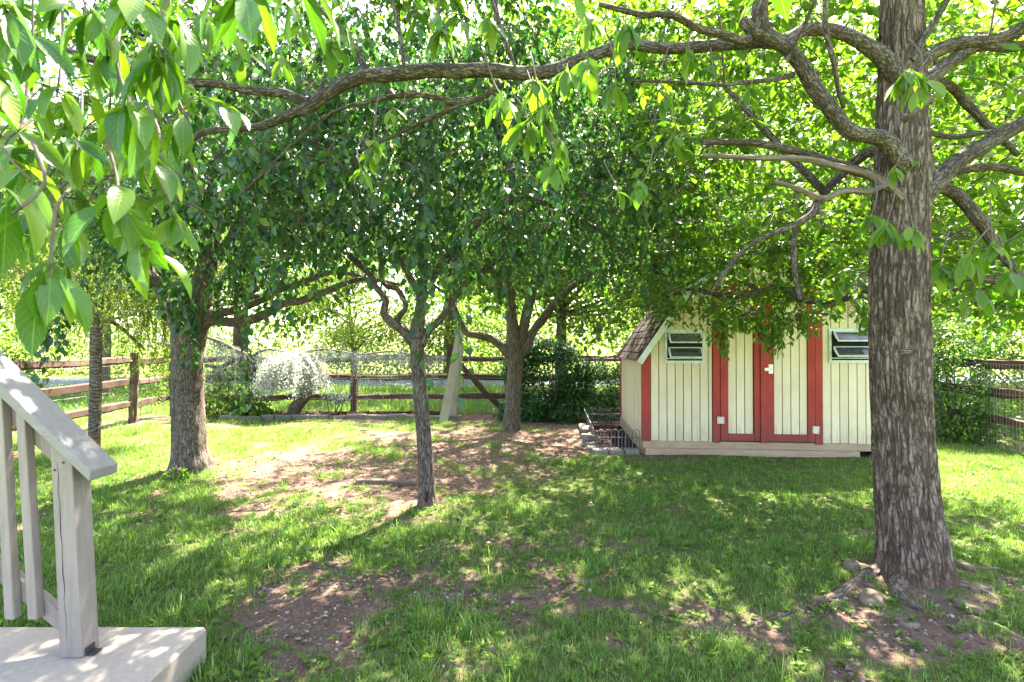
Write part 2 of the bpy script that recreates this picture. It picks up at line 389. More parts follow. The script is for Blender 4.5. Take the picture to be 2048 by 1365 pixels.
# glass of the louvre panes
M_glass, _nt = newmat('pane_glass')
_tc = N(_nt, 'ShaderNodeTexCoord'); _n = noise(_nt, _tc.outputs['Object'], 22, 6, .7)
_p = N(_nt, 'ShaderNodeBsdfPrincipled'); _nt.links.new(ramp(_nt, [(.35,(.03,.038,.037)),(.75,(.12,.135,.12))], _n), _p.inputs['Base Color'])
_p.inputs['Roughness'].default_value = .16; _p.inputs['Specular IOR Level'].default_value = .9
_t = N(_nt, 'ShaderNodeBsdfTransparent'); _t.inputs[0].default_value = (.75,.8,.78,1)
_m = N(_nt, 'ShaderNodeMixShader'); _m.inputs[0].default_value = .25; _nt.links.new(_p.outputs[0], _m.inputs[1]); _nt.links.new(_t.outputs[0], _m.inputs[2]); finish(_nt, _m.outputs[0])

# ------------------------------------------------------------ ground
BARE = [(-1.25,2.8,.36,.28,1.3),(-.95,2.5,.38,.3,1.2),(-.75,3.05,.35,.2,.8),(2.45,2.72,1.15,.3,1.2),(1.25,2.6,.65,.18,1.0),(.35,2.75,.3,.12,.5),
        (1.9,2.25,.7,.2,.6),(-2.1,6.2,1.7,1.3,.72),(-1.5,4.9,1.3,.6,.6),(.9,8.2,1.9,1.6,1.2),(1.35,7.4,.55,.9,1.2),(-.72,4.4,.42,.22,1.0),(-3.5,5.5,.6,.3,.7),
        (-.6,6.9,1.2,1.0,.6),(-2.7,10.0,3.4,.42,1.5),(.3,3.35,.25,.1,.6),(-.1,2.75,.2,.1,.6),(.5,3.0,.3,.08,.5),(-5.5,8.9,1.2,.25,.6),(0,2.2,.3,.16,.6),(-2.55,4.3,.8,.3,.5),(-1.9,3.6,.5,.22,.55)]
LUSH = [(-.1,2.6,1.2,1.0,.32),(.9,3.3,1.4,.6,.25),(2.6,4.6,2.4,1.7,.8),(-2.6,3.2,.9,.8,.6),(5.6,6.2,1.6,2.4,.8),(-4.6,7.6,1.6,1.6,.5),(.9,5.0,1.2,.8,.35),(-4.6,5.0,1.3,1.5,.5)]
def bare(x, y):
    n = fbm(x*1.15+3, y*1.15, 0, 5, 4); m = fbm(x*4.2, y*4.2, 0, 9, 3)
    b = np.clip((n-.47)*3.2, -1, 1)*.5 + (m-.5)*1.6 + (vn(x*11, y*11, 0, 19)-.5)*.7 + .24
    for cx, cy, rx, ry, a in BARE: b = b + (a*.78-.12)*np.exp(-(((x-cx)/rx)**2+((y-cy)/ry)**2))
    for cx, cy, rx, ry, a in LUSH: b = b - a*np.exp(-(((x-cx)/rx)**2+((y-cy)/ry)**2))
    b = np.where(y > 10.4, b*.25-.3, b)
    return np.clip(b, 0, 1)
def gz(x, y):
    x = np.asarray(x, float); y = np.asarray(y, float)
    e = np.clip((12.0-y)/2, 0, 1)*np.clip((9-np.abs(x))/2, 0, 1)
    z = (fbm(x*.6, y*.6, 0, 21, 3)-.5)*.07 + .09*np.exp(-(((x-2.2)/.75)**2+((y-2.95)/.5)**2)) + .05*np.exp(-(((x+3.55)/.5)**2+((y-5.6)/.4)**2)) \
        + .03*np.exp(-(((x+.72)/.35)**2+((y-4.4)/.25)**2)) + .07*np.exp(-(((x+2.7)/3.2)**6+((y-10.0)/.33)**6))
    return z*e + .012
def lawn():
    xs = np.arange(-9, 9.01, .05); ys = np.concatenate([np.arange(.4, 5, .03), np.arange(5, 12.51, .085)])
    X, Y = np.meshgrid(xs, ys); B = bare(X, Y)
    Z = gz(X, Y) + (fbm(X*9, Y*9, 0, 31, 3)-.5)*.022 + (vn(X*30, Y*30, 0, 3)-.5)*.007
    e = np.clip((12.2-Y)/.5, 0, 1)*np.clip((8.9-np.abs(X))/.4, 0, 1); Z = Z*e
    mb = MB(); nx = len(xs); i = np.arange(len(ys)-1)[:,None]*nx; j = np.arange(nx-1)[None,:]
    f = np.stack([i+j, i+j+1, i+j+nx+1, i+j+nx], -1).reshape(-1,4)
    mb.add(np.stack([X,Y,Z],-1), f, np.stack([X,Y],-1).reshape(-1,2), B.ravel())
    m, nt = newmat('yard_soil_and_thatch')
    tc = N(nt,'ShaderNodeTexCoord'); ob = tc.outputs['Object']; at = N(nt,'ShaderNodeAttribute',attribute_name='rnd')
    n1 = noise(nt, ob, 5, 6, .65); n2 = noise(nt, ob, 60, 5, .7); n3 = noise(nt, ob, 220, 3, .7)
    soil = ramp(nt, [(.3,(.055,.034,.024)),(.5,(.12,.078,.056)),(.7,(.20,.15,.117))], math_(nt,'ADD',math_(nt,'MULTIPLY',n1,.3),math_(nt,'MULTIPLY',n2,.7)))
    th = ramp(nt, [(.3,(.04,.05,.017)),(.55,(.08,.10,.03)),(.8,(.14,.14,.06))], n2)
    k = ramp(nt, [(.2,(0,0,0)),(.55,(1,1,1))], math_(nt,'ADD',at.outputs['Fac'],math_(nt,'MULTIPLY',math_(nt,'SUBTRACT',n1,.5),.7)))
    col = mixc(nt, k, th, soil)
    h = math_(nt,'ADD',math_(nt,'MULTIPLY',n2,.6),math_(nt,'MULTIPLY',n3,.4))
    finish(nt, principled(nt, col, .95, bump(nt,h,.9,.02), .1))
    tag(mb.build('ground', m, smooth=True), kind='structure')
    # the open meadow that carries on to the horizon
    xs = np.concatenate([[-400,-120,-50],np.arange(-24,25,2.0),[50,120,400]]); ys = np.array([-60,-10,0,5,10,12,14,17,20,25,30,40,60,100,200,400.])
    X, Y = np.meshgrid(xs, ys); Z = -.012+0*X
    mb = MB(); nx=len(xs); i = np.arange(len(ys)-1)[:,None]*nx; j = np.arange(nx-1)[None,:]
    mb.add(np.stack([X,Y,Z],-1), np.stack([i+j,i+j+1,i+j+nx+1,i+j+nx],-1).reshape(-1,4))
    m, nt = newmat('meadow_turf'); tc = N(nt,'ShaderNodeTexCoord'); ob = tc.outputs['Object']
    n = math_(nt,'ADD',math_(nt,'MULTIPLY',noise(nt,ob,.6,6,.7),.5),math_(nt,'MULTIPLY',noise(nt,ob,25,4,.7),.5))
    finish(nt, principled(nt, ramp(nt,[(.3,(.09,.14,.025)),(.5,(.14,.19,.04)),(.72,(.2,.23,.075))],n), .95, bump(nt,n,.6,.05), .05))
    tag(mb.build('meadow', m), kind='structure')
    r = MB(); n = 40; xs = np.linspace(-80, 80, n); c = 20.5+1.2*np.sin(xs*.05)
    v = np.concatenate([np.stack([xs, c-2.6, 0*xs-.006],-1), np.stack([xs, c+2.6, 0*xs-.006],-1)])
    i = np.arange(n-1); r.add(v, np.stack([i,i+1,i+1+n,i+n],-1))
    tag(r.build('road', M_road), kind='structure')
lawn()

# ------------------------------------------------------------ grass (nobody could count it)
def in_solid(x, y):
    shed = (x > 1.60) & (x < 4.95) & (y > 6.33-(x-1.66)*.07) & (y < 9.6)
    slab = (x < -1.33) & (y < 2.32)
    tr = np.zeros_like(x, bool)
    for cx, cy, r in ((2.27,2.95,.27),(-.72,4.4,.12),(-3.53,5.6,.25),(0,8.4,.2),(-5.45,6.7,.1)):
        tr |= ((x-cx)**2+(y-cy)**2) < r*r
    return shed | slab | tr
def tuft(n, h, spread, w, seed):
    g = np.random.default_rng(seed); mb = MB()
    a = g.random(n)*2*math.pi; rad = spread*np.sqrt(g.random(n)); bx, by = rad*np.cos(a), rad*np.sin(a)
    hh = h*(.45+.75*g.random(n)); lean = hh*(.15+.65*g.random(n)); la = a+g.normal(0,.9,n)
    for k in range(n):
        d = np.array([math.cos(la[k]), math.sin(la[k]), 0]); s = np.array([-d[1], d[0], 0])*w*(.7+.6*g.random())
        P0 = np.array([bx[k], by[k], -.004]); ts = (0, .4, .75, 1)
        pts = [P0+d*lean[k]*t*t+np.array([0,0,hh[k]*(t-.28*t*t*(lean[k]/hh[k]))]) for t in ts]
        v = [pts[0]-s*.5, pts[0]+s*.5, pts[1]-s*.5, pts[1]+s*.5, pts[2]-s*.35, pts[2]+s*.35, pts[3]]
        mb.add(v, [(0,1,3),(0,3,2),(2,3,5),(2,5,4),(4,5,6)], None, g.random()*.999)
    me = mb.mesh('grass_tuft', True); me.materials.append(M_grass)
    return me
def grass():
    gc = bpy.data.collections.new('grass_tufts')
    specs = [(16,.048,.035,.0026),(18,.035,.045,.0023),(14,.066,.032,.0029),(22,.024,.05,.0022),(10,.055,.06,.0028),(12,.09,.03,.003)]
    for i, sp in enumerate(specs):
        o = bpy.data.objects.new('tuft_%d' % i, tuft(*sp, 100+i)); gc.objects.link(o)
    pts = []; sc = []; idx = []
    def band(y0, y1, dens, smul, xm=1.12, xa=.7):
        A = (y1-y0)*2*(y1*xm+xa); n = int(A*dens)
        y = y0+(y1-y0)*rng.random(n); x = (rng.random(n)*2-1)*(y1*xm+xa)
        k = (np.abs(x) < y*xm+xa) & ~in_solid(x, y); x, y = x[k], y[k]
        b = bare(x, y); p = np.clip(1.12-b*1.15, .0, 1)**1.1
        cl = .05+1.35*fbm(x*3.5, y*3.5, 0, 44, 3)
        k = rng.random(len(x)) < p*np.clip(cl, 0, 1)+.02*(b<.9); x, y, b, cl = x[k], y[k], b[k], cl[k]
        pts.append(np.stack([x, y, np.where((y<12)&(np.abs(x)<8.5), gz(x, y), -.012)], -1)); 
        sc.append(smul*(1.1-.5*b)*(.55+.7*rng.random(len(x)))*(.75+.5*cl)*np.clip(.85+.25*(x<0),0,1.2))
        idx.append(rng.choice(6, len(x), p=[.26,.25,.12,.2,.14,.03]))
    band(.9, 2.2, 1100, .86); band(2.2, 3.4, 1200, .86); band(3.4, 5, 950, .88); band(5, 7.5, 560, .98); band(7.5, 10.4, 260, 1.15)
    band(10.4, 14, 75, 2.3, 1.1, 1); band(14, 17, 35, 3.0, 1.05, 1)
    p = np.concatenate(pts); s = np.concatenate(sc); ix = np.concatenate(idx)
    me = bpy.data.meshes.new('grass'); me.vertices.add(len(p)); me.vertices.foreach_set('co', p.ravel())
    rot = np.stack([rng.normal(0,.12,len(p)), rng.normal(0,.12,len(p)), rng.random(len(p))*6.283], -1)
    a = me.attributes.new('t_rot','FLOAT_VECTOR','POINT'); a.data.foreach_set('vector', rot.ravel())
    a = me.attributes.new('t_scale','FLOAT','POINT'); a.data.foreach_set('value', s)
    a = me.attributes.new('t_idx','INT','POINT'); a.data.foreach_set('value', ix.astype(np.int32))
    me.materials.append(M_grass)
    o = bpy.data.objects.new('grass', me); COL.objects.link(o); tag(o, 'patchy green lawn grass growing between the trees and the shed', 'grass', kind='stuff')
    ng = bpy.data.node_groups.new('scatter','GeometryNodeTree')
    ng.interface.new_socket('Geometry', in_out='INPUT', socket_type='NodeSocketGeometry'); ng.interface.new_socket('Geometry', in_out='OUTPUT', socket_type='NodeSocketGeometry')
    gi = ng.nodes.new('NodeGroupInput'); go = ng.nodes.new('NodeGroupOutput'); io = ng.nodes.new('GeometryNodeInstanceOnPoints'); ci = ng.nodes.new('GeometryNodeCollectionInfo')
    ci.inputs['Collection'].default_value = gc; ci.inputs['Separate Children'].default_value = True; ci.inputs['Reset Children'].default_value = True
    io.inputs['Pick Instance'].default_value = True
    def na(nm, ty):
        n = ng.nodes.new('GeometryNodeInputNamedAttribute'); n.data_type = ty; n.inputs[0].default_value = nm; return n.outputs[0]
    er = ng.nodes.new('FunctionNodeEulerToRotation')
    L = ng.links.new
    L(gi.outputs[0], io.inputs['Points']); L(ci.outputs[0], io.inputs['Instance']); L(na('t_idx','INT'), io.inputs['Instance Index'])
    L(na('t_rot','FLOAT_VECTOR'), er.inputs[0]); L(er.outputs[0], io.inputs['Rotation']); L(na('t_scale','FLOAT'), io.inputs['Scale']); L(io.outputs[0], go.inputs[0])
    md = o.modifiers.new('scatter','NODES'); md.node_group = ng
    print('grass tufts', len(p))
grass()

# ------------------------------------------------------------ leaves
def leaf_template(rows, width, curl, fold, pet=.0):
    """unit leaf along +X, normal +Z"""
    v=[]; uv=[]; f=[]
    if pet > 0: v += [(-pet, 0.012, 0), (-pet, -.012, 0)]; uv += [(.5,0),(.5,0)]
    ts = np.linspace(0, 1, rows)
    for i, t in enumerate(ts):
        w = width(t)*.5; z = -curl*t*t
        if i == rows-1: v.append((t, 0, z)); uv.append((.5, 1)); continue
        if i == 0: w = .012
        v += [(t, w, z+fold*w), (t, 0, z), (t, -w, z+fold*w)]; uv += [(0, t), (.5, t), (1, t)] if i else [(.47,0),(.5,0),(.53,0)]
    b = 2 if pet > 0 else 0
    if pet > 0: f += [(0,1,b+2),(0,b+2,b)]
    for i in range(rows-2):
        a = b+3*i; c = a+3
        f += [(a,a+1,c+1),(a,c+1,c),(a+1,a+2,c+2),(a+1,c+2,c+1)]
    a = b+3*(rows-2); f += [(a,a+1,a+3),(a+1,a+2,a+3)]
    return np.array(v), np.array(f), np.array(uv)
obov = lambda t: .37*max(0, math.sin(math.pi*min(1, t**1.25)))**.8
ovat = lambda t: .58*max(0, math.sin(math.pi*min(1, t**.85)))**.8
T_HI = leaf_template(7, obov, .22, .35, .12)
T_HI2 = leaf_template(7, obov, .45, .55, .12)
T_OV = leaf_template(6, ovat, .2, .3, .2)
T_MIDB = leaf_template(4, obov, .2, .35, 0)
T_MID = leaf_template(4, ovat, .18, .3, 0)
T_LO = (np.array([(0,0,0),(.45,.27,.06),(1,0,-.1),(.5,-.27,.06)]), np.array([(0,2,1),(0,3,2)]), np.array([(.5,0),(0,.5),(.5,1),(1,.5)]))
T_LO4 = (np.array([(0,0,0),(.4,.27,.08),(.4,0,0),(1,0,-.15),(.4,-.27,.08)]), np.array([(0,2,1),(1,2,3),(0,4,2),(4,3,2)]), np.array([(.5,0),(0,.4),(.5,.4),(.5,1),(1,.4)]))
def frames(d, n):
    X = norm(d); n = n - X*np.sum(X*n, -1, keepdims=True); Z = norm(n); Y = np.cross(Z, X); return X, Y, Z
def put_leaves(mb, pos, d, n, size, tmpl, wmul=1.0):
    if len(pos) == 0: return
    X, Y, Z = frames(d, n); tv, tf, tu = tmpl
    V = pos[:,None,:] + size[:,None,None]*(tv[None,:,0:1]*X[:,None,:]+tv[None,:,1:2]*wmul*Y[:,None,:]+tv[None,:,2:3]*Z[:,None,:])
    k = len(pos); m = len(tv)
    Fc = (tf[None]+(np.arange(k)*m)[:,None,None]).reshape(-1,3)
    mb.add(V.reshape(-1,3), Fc, np.tile(tu,(k,1)), np.repeat(rng.random(k)*.999, m))
leaf_mesh = {}
def leaf_me(key, tmpl, mat):
    if key not in leaf_mesh:
        mb = MB(); mb.add(tmpl[0], tmpl[1], tmpl[2], 0.0); me = mb.mesh('leaf', True); me.materials.append(mat); leaf_mesh[key] = me
    return leaf_mesh[key]
def leaf_objects(parent, pos, d, n, size, me):
    X, Y, Z = frames(d, n); b = np.array(parent.location)
    for i in range(len(pos)):
        s = size[i]; M = Matrix(((X[i,0]*s,Y[i,0]*s,Z[i,0]*s,pos[i,0]-b[0]),(X[i,1]*s,Y[i,1]*s,Z[i,1]*s,pos[i,1]-b[1]),(X[i,2]*s,Y[i,2]*s,Z[i,2]*s,pos[i,2]-b[2]),(0,0,0,1)))
        ref('leaf', me[i % len(me)], parent, M)
def pix(p):
    return 1024+p[:,0]/np.maximum(p[:,1],.05)*F, 692-(p[:,2]-CAM_H)/np.maximum(p[:,1],.05)*F

def shoots(mb, p0, d0, L, K, droop, wander, r0=.0025):
    """grow S shoots at once; returns nodes (S,K,3) and directions"""
    Sn = len(p0); pts = np.zeros((Sn,K,3)); ds = np.zeros((Sn,K,3)); p = p0.copy(); d = norm(d0); st = (L/(K-1))[:,None]
    for k in range(K):
        pts[:,k] = p; ds[:,k] = d
        d = norm(d + np.array([0,0,-1.])*droop[:,None]*(1.0/K) + rng.normal(0,wander,(Sn,3)))
        p = p + d*st
    a = norm(np.cross(ds, np.array([.3,.5,.81]))); b = np.cross(ds, a)
    rr = r0*np.linspace(1,.35,K)[None,:,None]
    ks = np.unique(np.linspace(0, K-1, (K+3)//2).astype(int)); V = np.stack([pts+a*rr, pts+(-.5*a+.87*b)*rr, pts+(-.5*a-.87*b)*rr], 2)[:, ks]; K = len(ks)
    base = (np.arange(Sn)*K*3)[:,None,None]+(np.arange(K-1)*3)[None,:,None]; j = np.arange(3)[None,None,:]; j2 = (j+1)%3
    f = np.stack([base+j, base+j2, base+3+j2, base+3+j], -1).reshape(-1,4)
    mb.add(V.reshape(-1,3), f)
    return pts, ds

class Tree:
    def __init__(s, name, base, label, cat='tree', group=None):
        base = np.array(base, float); base[2] = float(gz(base[0], base[1])) if base[1] < 12 and abs(base[0]) < 9 else 0.0
        s.e = empty(name, tuple(base), label, cat, group); s.pts = []; s.tw = WB(); s.lf = WB(); s.base = base
        s.nodes = []
    def trunk(s, path, mat, sides=48, step=.03, disp=None, name='trunk'):
        p = smooth_path(path, step); p[:,3] *= .83; mb = WB(); tube(mb, p, sides, disp)
        o = mb.build(name, mat, s.e, True); s.pts.append(p[::4, :4]); return o
    def limb(s, pl, mat, sides=12, name='limb', step=.04, amp=.12):
        p = np.array([list(P(a,b,D))+[r/F*D] for a,b,D,r in pl]); return s.limb3(p, mat, sides, name, step, amp)
    def limb3(s, p, mat, sides=12, name='limb', step=.04, amp=.12):
        p = smooth_path(p, max(step,.055)); sd = rng.random()*50
        p[1:-1,:3] += (np.stack([vn(np.arange(len(p))*.33+sd,k*9.1,0,3) for k in range(3)],-1)[1:-1]-.5)*np.minimum(p[1:-1,3:4]*.9,.02)
        mb = WB(); tube(mb, p, sides, lambda th,ss,rr: rr*amp*2*(fbm(np.cos(th)*1.6+sd, np.sin(th)*1.6, ss*7, 2, 3)-.5))
        o = mb.build(name, mat, s.e, True); s.pts.append(p[:, :4]); return o
    def branches(s, targets, r0=.011, r1=.0035, sag=.12, sides=5, maxr=2.2):
        pool = np.concatenate([q[:, :3] for q in s.pts]); poolr = np.concatenate([q[:,3] for q in s.pts])
        order = np.argsort(np.min(np.linalg.norm(targets[:,None]-pool[None,::3],axis=2),axis=1))
        for i in order:
            t = targets[i]; d = np.linalg.norm(pool-t, axis=1)+.25*np.maximum(0, pool[:,2]-t[2])*0; k = int(np.argmin(d)); 
            if d[k] < .12 or d[k] > maxr: continue
            a = pool[k]; L = d[k]; mid = (a+t)/2 + rng.normal(0,.09,3)*L + np.array([0,0,sag*L]); q1 = a*.7+mid*.3+rng.normal(0,.05,3)*L; q2 = mid*.4+t*.6+rng.normal(0,.06,3)*L
            ra = min(max(r0*(.5+.5*L), r1*1.3), poolr[k]*.8)
            pp = smooth_path(np.array([list(a)+[ra],list(q1)+[ra*.85],list(q2)+[(ra+r1)/2],list(t)+[r1]]), .07)
            tube(s.tw, pp, sides, cap=False)
            pool = np.concatenate([pool, pp[2:, :3]]); poolr = np.concatenate([poolr, pp[2:,3]]); s.nodes.append(pp[2:, :3])
    def nodearr(s): return np.concatenate(s.nodes)
    def weep(s, n, src, leaf, tmpl, L=(.4,1.1), droop=3.0, size=(.055,.085), stepn=.045, keep=None, gap=1.0, out=.8):
        """hanging shoots with leaves down their length"""
        p0 = src[rng.integers(0, len(src), n)] + rng.normal(0,.04,(n,3))
        d0 = np.stack([rng.normal(0,1,n), rng.normal(0,1,n), rng.normal(.2,.5,n)], -1)*out+np.array([0,0,-.1])
        if keep is not None:
            k = keep(p0); p0, d0 = p0[k], d0[k]; n = len(p0)
        Ls = L[0]+(L[1]-L[0])*rng.random(n); K = 14
        pts, ds = shoots(s.tw, p0, d0, Ls, K, np.full(n, droop)*(.6+.8*rng.random(n)), .10, .0022)
        per = np.maximum(3, (Ls/stepn).astype(int)); mx = per.max()
        u = (np.arange(mx)[None,:]+rng.random((n,mx))*.7)/per[:,None]*gap; ok = u < .999
        x = np.clip(u,0,.999)*(K-1); i0 = x.astype(int); fr = (x-i0)[...,None]; rows = np.arange(n)[:,None]
        pos = pts[rows,i0]*(1-fr)+pts[rows,np.minimum(i0+1,K-1)]*fr; dd = ds[rows,i0]
        pos = pos[ok]; dd = dd[ok]; m = len(pos)
        a = rng.random(m)*2*math.pi; sd = np.stack([np.cos(a),np.sin(a),0*a],-1)
        ld = norm(dd*.45+sd*.75+np.stack([0*a,0*a,-.25-.7*rng.random(m)],-1))
        ln = norm(sd*.6+rng.normal(0,.45,(m,3))+np.array([0,0,.55]))
        return pos, ld, ln, size[0]+(size[1]-size[0])*rng.random(m)
    def spray(s, n, src, size=(.08,.13), L=(.15,.5), droop=.8, whorl=5, per=.05, out=1.0, up=.1, keep=None, flat=.8):
        """spreading shoots with leaves along and a whorl at the tip"""
        p0 = src[rng.integers(0, len(src), n)]
        d0 = np.stack([rng.normal(0,1,n), rng.normal(0,1,n), rng.normal(up,.45,n)], -1)*out
        if keep is not None:
            k = keep(p0); p0, d0 = p0[k], d0[k]; n = len(p0)
        Ls = L[0]+(L[1]-L[0])*rng.random(n); K = 8
        pts, ds = shoots(s.tw, p0, d0, Ls, K, np.full(n, droop), .10, .0028)
        k = rng.integers(2, K, (n, whorl)); k[:, :max(2, whorl//2)] = K-1
        rows = np.arange(n)[:,None]; pos = pts[rows,k].reshape(-1,3); dd = ds[rows,k].reshape(-1,3); m = len(pos)
        a = rng.random(m)*2*math.pi; sd = np.stack([np.cos(a),np.sin(a),0*a],-1)
        ld = norm(dd*.55+sd*.9+np.stack([0*a,0*a,rng.normal(-.25,.3,m)],-1)); ln = norm(np.stack([rng.normal(0,1-flat,m),rng.normal(0,1-flat,m),0*a+.7],-1)+rng.normal(0,.3,(m,3)))
        return pos, ld, ln, size[0]+(size[1]-size[0])*rng.random(m)
    def leaves(s, sets, tmpl, hi, mat, key, nind=290, crown='foliage', clip=None):
        pos, d, n, sz = [np.concatenate([t[i] for t in sets]) for i in range(4)]
        k = (pos[:,1] > -2.5)
        if clip is not None: k &= clip(pos)
        pos, d, n, sz = pos[k], d[k], n[k], sz[k]
        x, y = pix(pos); vis = (x>0)&(x<2048)&(y>0)&(y<1365)&(pos[:,1]>.5)
        score = np.where(vis, sz/pos[:,1], 0)*(.9+.2*rng.random(len(pos))); o = np.argsort(-score)
        top, rest = o[:nind], o[nind:]
        if nind: leaf_objects(s.e, pos[top], d[top], n[top], sz[top], [leaf_me(key, hi, mat)])
        a_, b_ = rest[:6500], rest[6500:]
        put_leaves(s.lf, pos[a_], d[a_], n[a_], sz[a_], tmpl); put_leaves(s.lf, pos[b_], d[b_], n[b_], sz[b_], T_LO4 if len(tmpl[1]) > 4 else tmpl)
        s.count = len(pos)
        s.lf.build(crown, mat, s.e, True, 'stuff')
    def tangle(s, n, L=(.3,.9)):
        nd = s.nodearr(); p0 = nd[rng.integers(0,len(nd),n)]; d0 = np.stack([rng.normal(0,1,n), rng.normal(0,.7,n), rng.normal(-.1,.5,n)],-1)
        shoots(s.tw, p0, d0, L[0]+(L[1]-L[0])*rng.random(n), 10, np.full(n,.9), .17, .0042)
    def twigs(s, mat=None):
        s.tangle(260 if s.e.name not in ('big_leaved_tree','overhanging_branch') else 40, (.3,.9) if s.e.name not in ('big_leaved_tree','overhanging_branch') else (.1,.25))
        if s.tw.n: s.tw.build('twigs', mat or M_twig, s.e, True, 'stuff')
def ell(n, c, r, shell=0.0):
    v = norm(rng.normal(0,1,(n,3))); u = rng.random(n)**(1/3.0)
    if shell: u = 1-(1-u)*(1-shell)
    return np.array(c)+v*u[:,None]*np.array(r)
def path3(l): return np.array([list(P(a,b,D))+[r/F*D] for a,b,D,r in l])
def furrow(amp, su=9, sv=2.2, seed=0, flare=None):
    def f(th, s_, rr):
        cx, sx = np.cos(th), np.sin(th)
        w = fbm(cx*2, sx*2, s_*2.5, seed+5, 2)*1.2
        n = vn(cx*su+w, sx*su+w, s_*sv*3, seed); n2 = vn(cx*su*2.1+w, sx*su*2.1, s_*sv*6, seed+1)
        rid = 1-np.abs(2*n-1); rid2 = 1-np.abs(2*n2-1)
        d = amp*(rid**1.5*.9+rid2*.45-.7) + rr*.10*(fbm(cx*1.1, sx*1.1, s_*1.6, seed+8, 3)-.5)
        if flare is not None: d = d + flare(th, s_, rr)
        return d
    return f

# ---- the big tree on the right
t1 = Tree('shade_tree', P(1826,1186,2.95), 'large shade tree with thick furrowed trunk and spreading limbs, nearest tree right of the shed')
B1 = P(1826,1186,2.95)
def flare1(th, s_, rr):
    k = np.clip(1-s_/.55, 0, 1)**2.2
    return k*rr*(.03+.16*np.maximum(0, np.cos(th*2+.6))**2+.12*np.maximum(0, np.cos(th*3+2.0))**3)
tp = path3([(1832,1240,2.95,90),(1829,1185,2.95,82),(1822,1100,2.95,70),(1812,1000,2.95,62),(1803,850,2.95,58),(1800,700,2.95,58),(1800,560,2.95,57),(1802,440,2.95,55),(1806,330,2.95,54),(1806,220,2.95,48),(1807,100,2.95,43),(1808,0,2.95,41),(1812,-150,2.97,37),(1800,-400,3.0,30),(1790,-700,3.05,20),(1780,-950,3.1,8)])
t1.trunk(tp, M_bark_big, 170, .0155, furrow(.017, 13, 1.1, 3, flare1))
LM = M_bark_limb
t1.limb([(1812,330,2.85,20),(1775,285,2.8,17),(1735,272,2.76,14),(1703,262,2.73,15),(1672,225,2.70,14),(1640,178,2.67,15),(1603,125,2.64,14),(1570,92,2.62,14),(1538,70,2.60,15),(1520,30,2.58,16),(1528,-40,2.55,13),(1560,-150,2.5,10)], LM, 20)
t1.limb([(1545,72,2.60,11),(1510,62,2.59,12),(1493,45,2.58,11),(1489,33,2.58,8)], LM, 14, 'branch_stub')
t1.limb([(1806,160,2.9,20),(1770,112,2.88,17),(1730,82,2.86,14),(1690,62,2.84,13),(1625,57,2.80,12),(1560,82,2.76,12),(1450,88,2.68,11),(1330,96,2.6,11),(1240,92,2.52,11),(1160,118,2.48,12),(1080,142,2.45,13),(980,140,2.42,14),(880,140,2.40,14),(780,150,2.38,14),(720,152,2.37,13),(660,180,2.36,12),(610,210,2.35,11),(560,238,2.34,9),(480,255,2.33,7),(400,268,2.3,6),(345,312,2.3,4)], LM, 20)
t1.limb([(620,205,2.36,12),(570,190,2.35,10),(500,182,2.33,9),(430,165,2.3,8),(370,160,2.27,9),(345,135,2.25,6),(300,100,2.2,4)], LM, 12)
t1.limb([(735,155,2.38,8),(715,110,2.38,6),(690,70,2.38,5),(640,20,2.36,4),(600,-40,2.3,3)], LM, 8)
t1.limb([(1800,385,2.95,14),(1748,352,2.93,11),(1680,330,2.9,9),(1600,306,2.86,8),(1500,286,2.8,7),(1405,285,2.75,5)], M_bark_limb, 12)
t1.limb([(1790,378,2.88,10),(1745,354,2.84,8),(1680,335,2.8,6.5),(1600,318,2.76,6),(1500,314,2.7,5),(1408,312,2.65,3.5)], M_deadwood, 10, 'dead_limb')
t1.limb([(1805,395,2.8,9),(1776,370,2.75,5),(1740,386,2.75,6),(1690,382,2.76,6.5),(1645,398,2.78,6),(1600,378,2.78,5),(1550,364,2.78,4)], M_deadwood, 10)
t1.limb([(1645,398,2.78,7),(1632,425,2.79,7),(1590,452,2.8,6.5),(1530,475,2.82,5),(1480,512,2.85,4.5),(1430,575,2.9,3.5)], LM, 10)
t1.limb([(1590,452,2.8,6),(1587,500,2.8,5),(1590,550,2.8,4.5),(1602,600,2.8,3)], LM, 8)
t1.limb([(1800,320,3.05,14),(1745,300,3.15,11),(1700,332,3.25,9),(1660,372,3.3,8),(1640,400,3.35,7),(1600,450,3.45,5)], LM, 12)
t1.limb([(1655,385,3.3,8),(1610,345,3.3,7),(1555,290,3.3,6.5),(1500,225,3.3,6),(1450,170,3.3,4)], LM, 10)
t1.limb([(1812,160,2.9,18),(1862,108,2.88,14),(1910,85,2.86,13),(1975,78,2.84,13),(2060,50,2.8,13),(2200,-30,2.7,9)], LM, 18)
t1.limb([(1815,190,2.92,18),(1868,152,2.9,15),(1910,120,2.88,14),(1960,88,2.86,12),(2040,92,2.84,10),(2160,70,2.8,7)], LM, 16)
t1.limb([(1815,420,2.92,20),(1870,368,2.9,19),(1915,322,2.88,16),(1975,285,2.86,15),(2048,245,2.82,15),(2200,190,2.7,10)], LM, 18)
t1.limb([(1815,380,2.95,14),(1880,375,2.98,12),(1925,402,3.0,12),(1960,440,3.0,12),(1985,478,3.0,10),(2030,540,3.0,7)], LM, 14)
t1.limb([(1830,360,2.98,10),(1900,345,3.0,8),(1970,332,3.0,8),(2060,345,3.0,7)], LM, 10)
t1.limb([(1840,170,3.0,10),(1895,170,3.05,9),(1935,210,3.1,8),(1985,255,3.12,7),(2040,310,3.15,5)], LM, 10)
t1.limb([(1825,120,2.85,9),(1852,72,2.82,7),(1885,20,2.8,6),(1930,-50,2.75,5)], LM, 10)
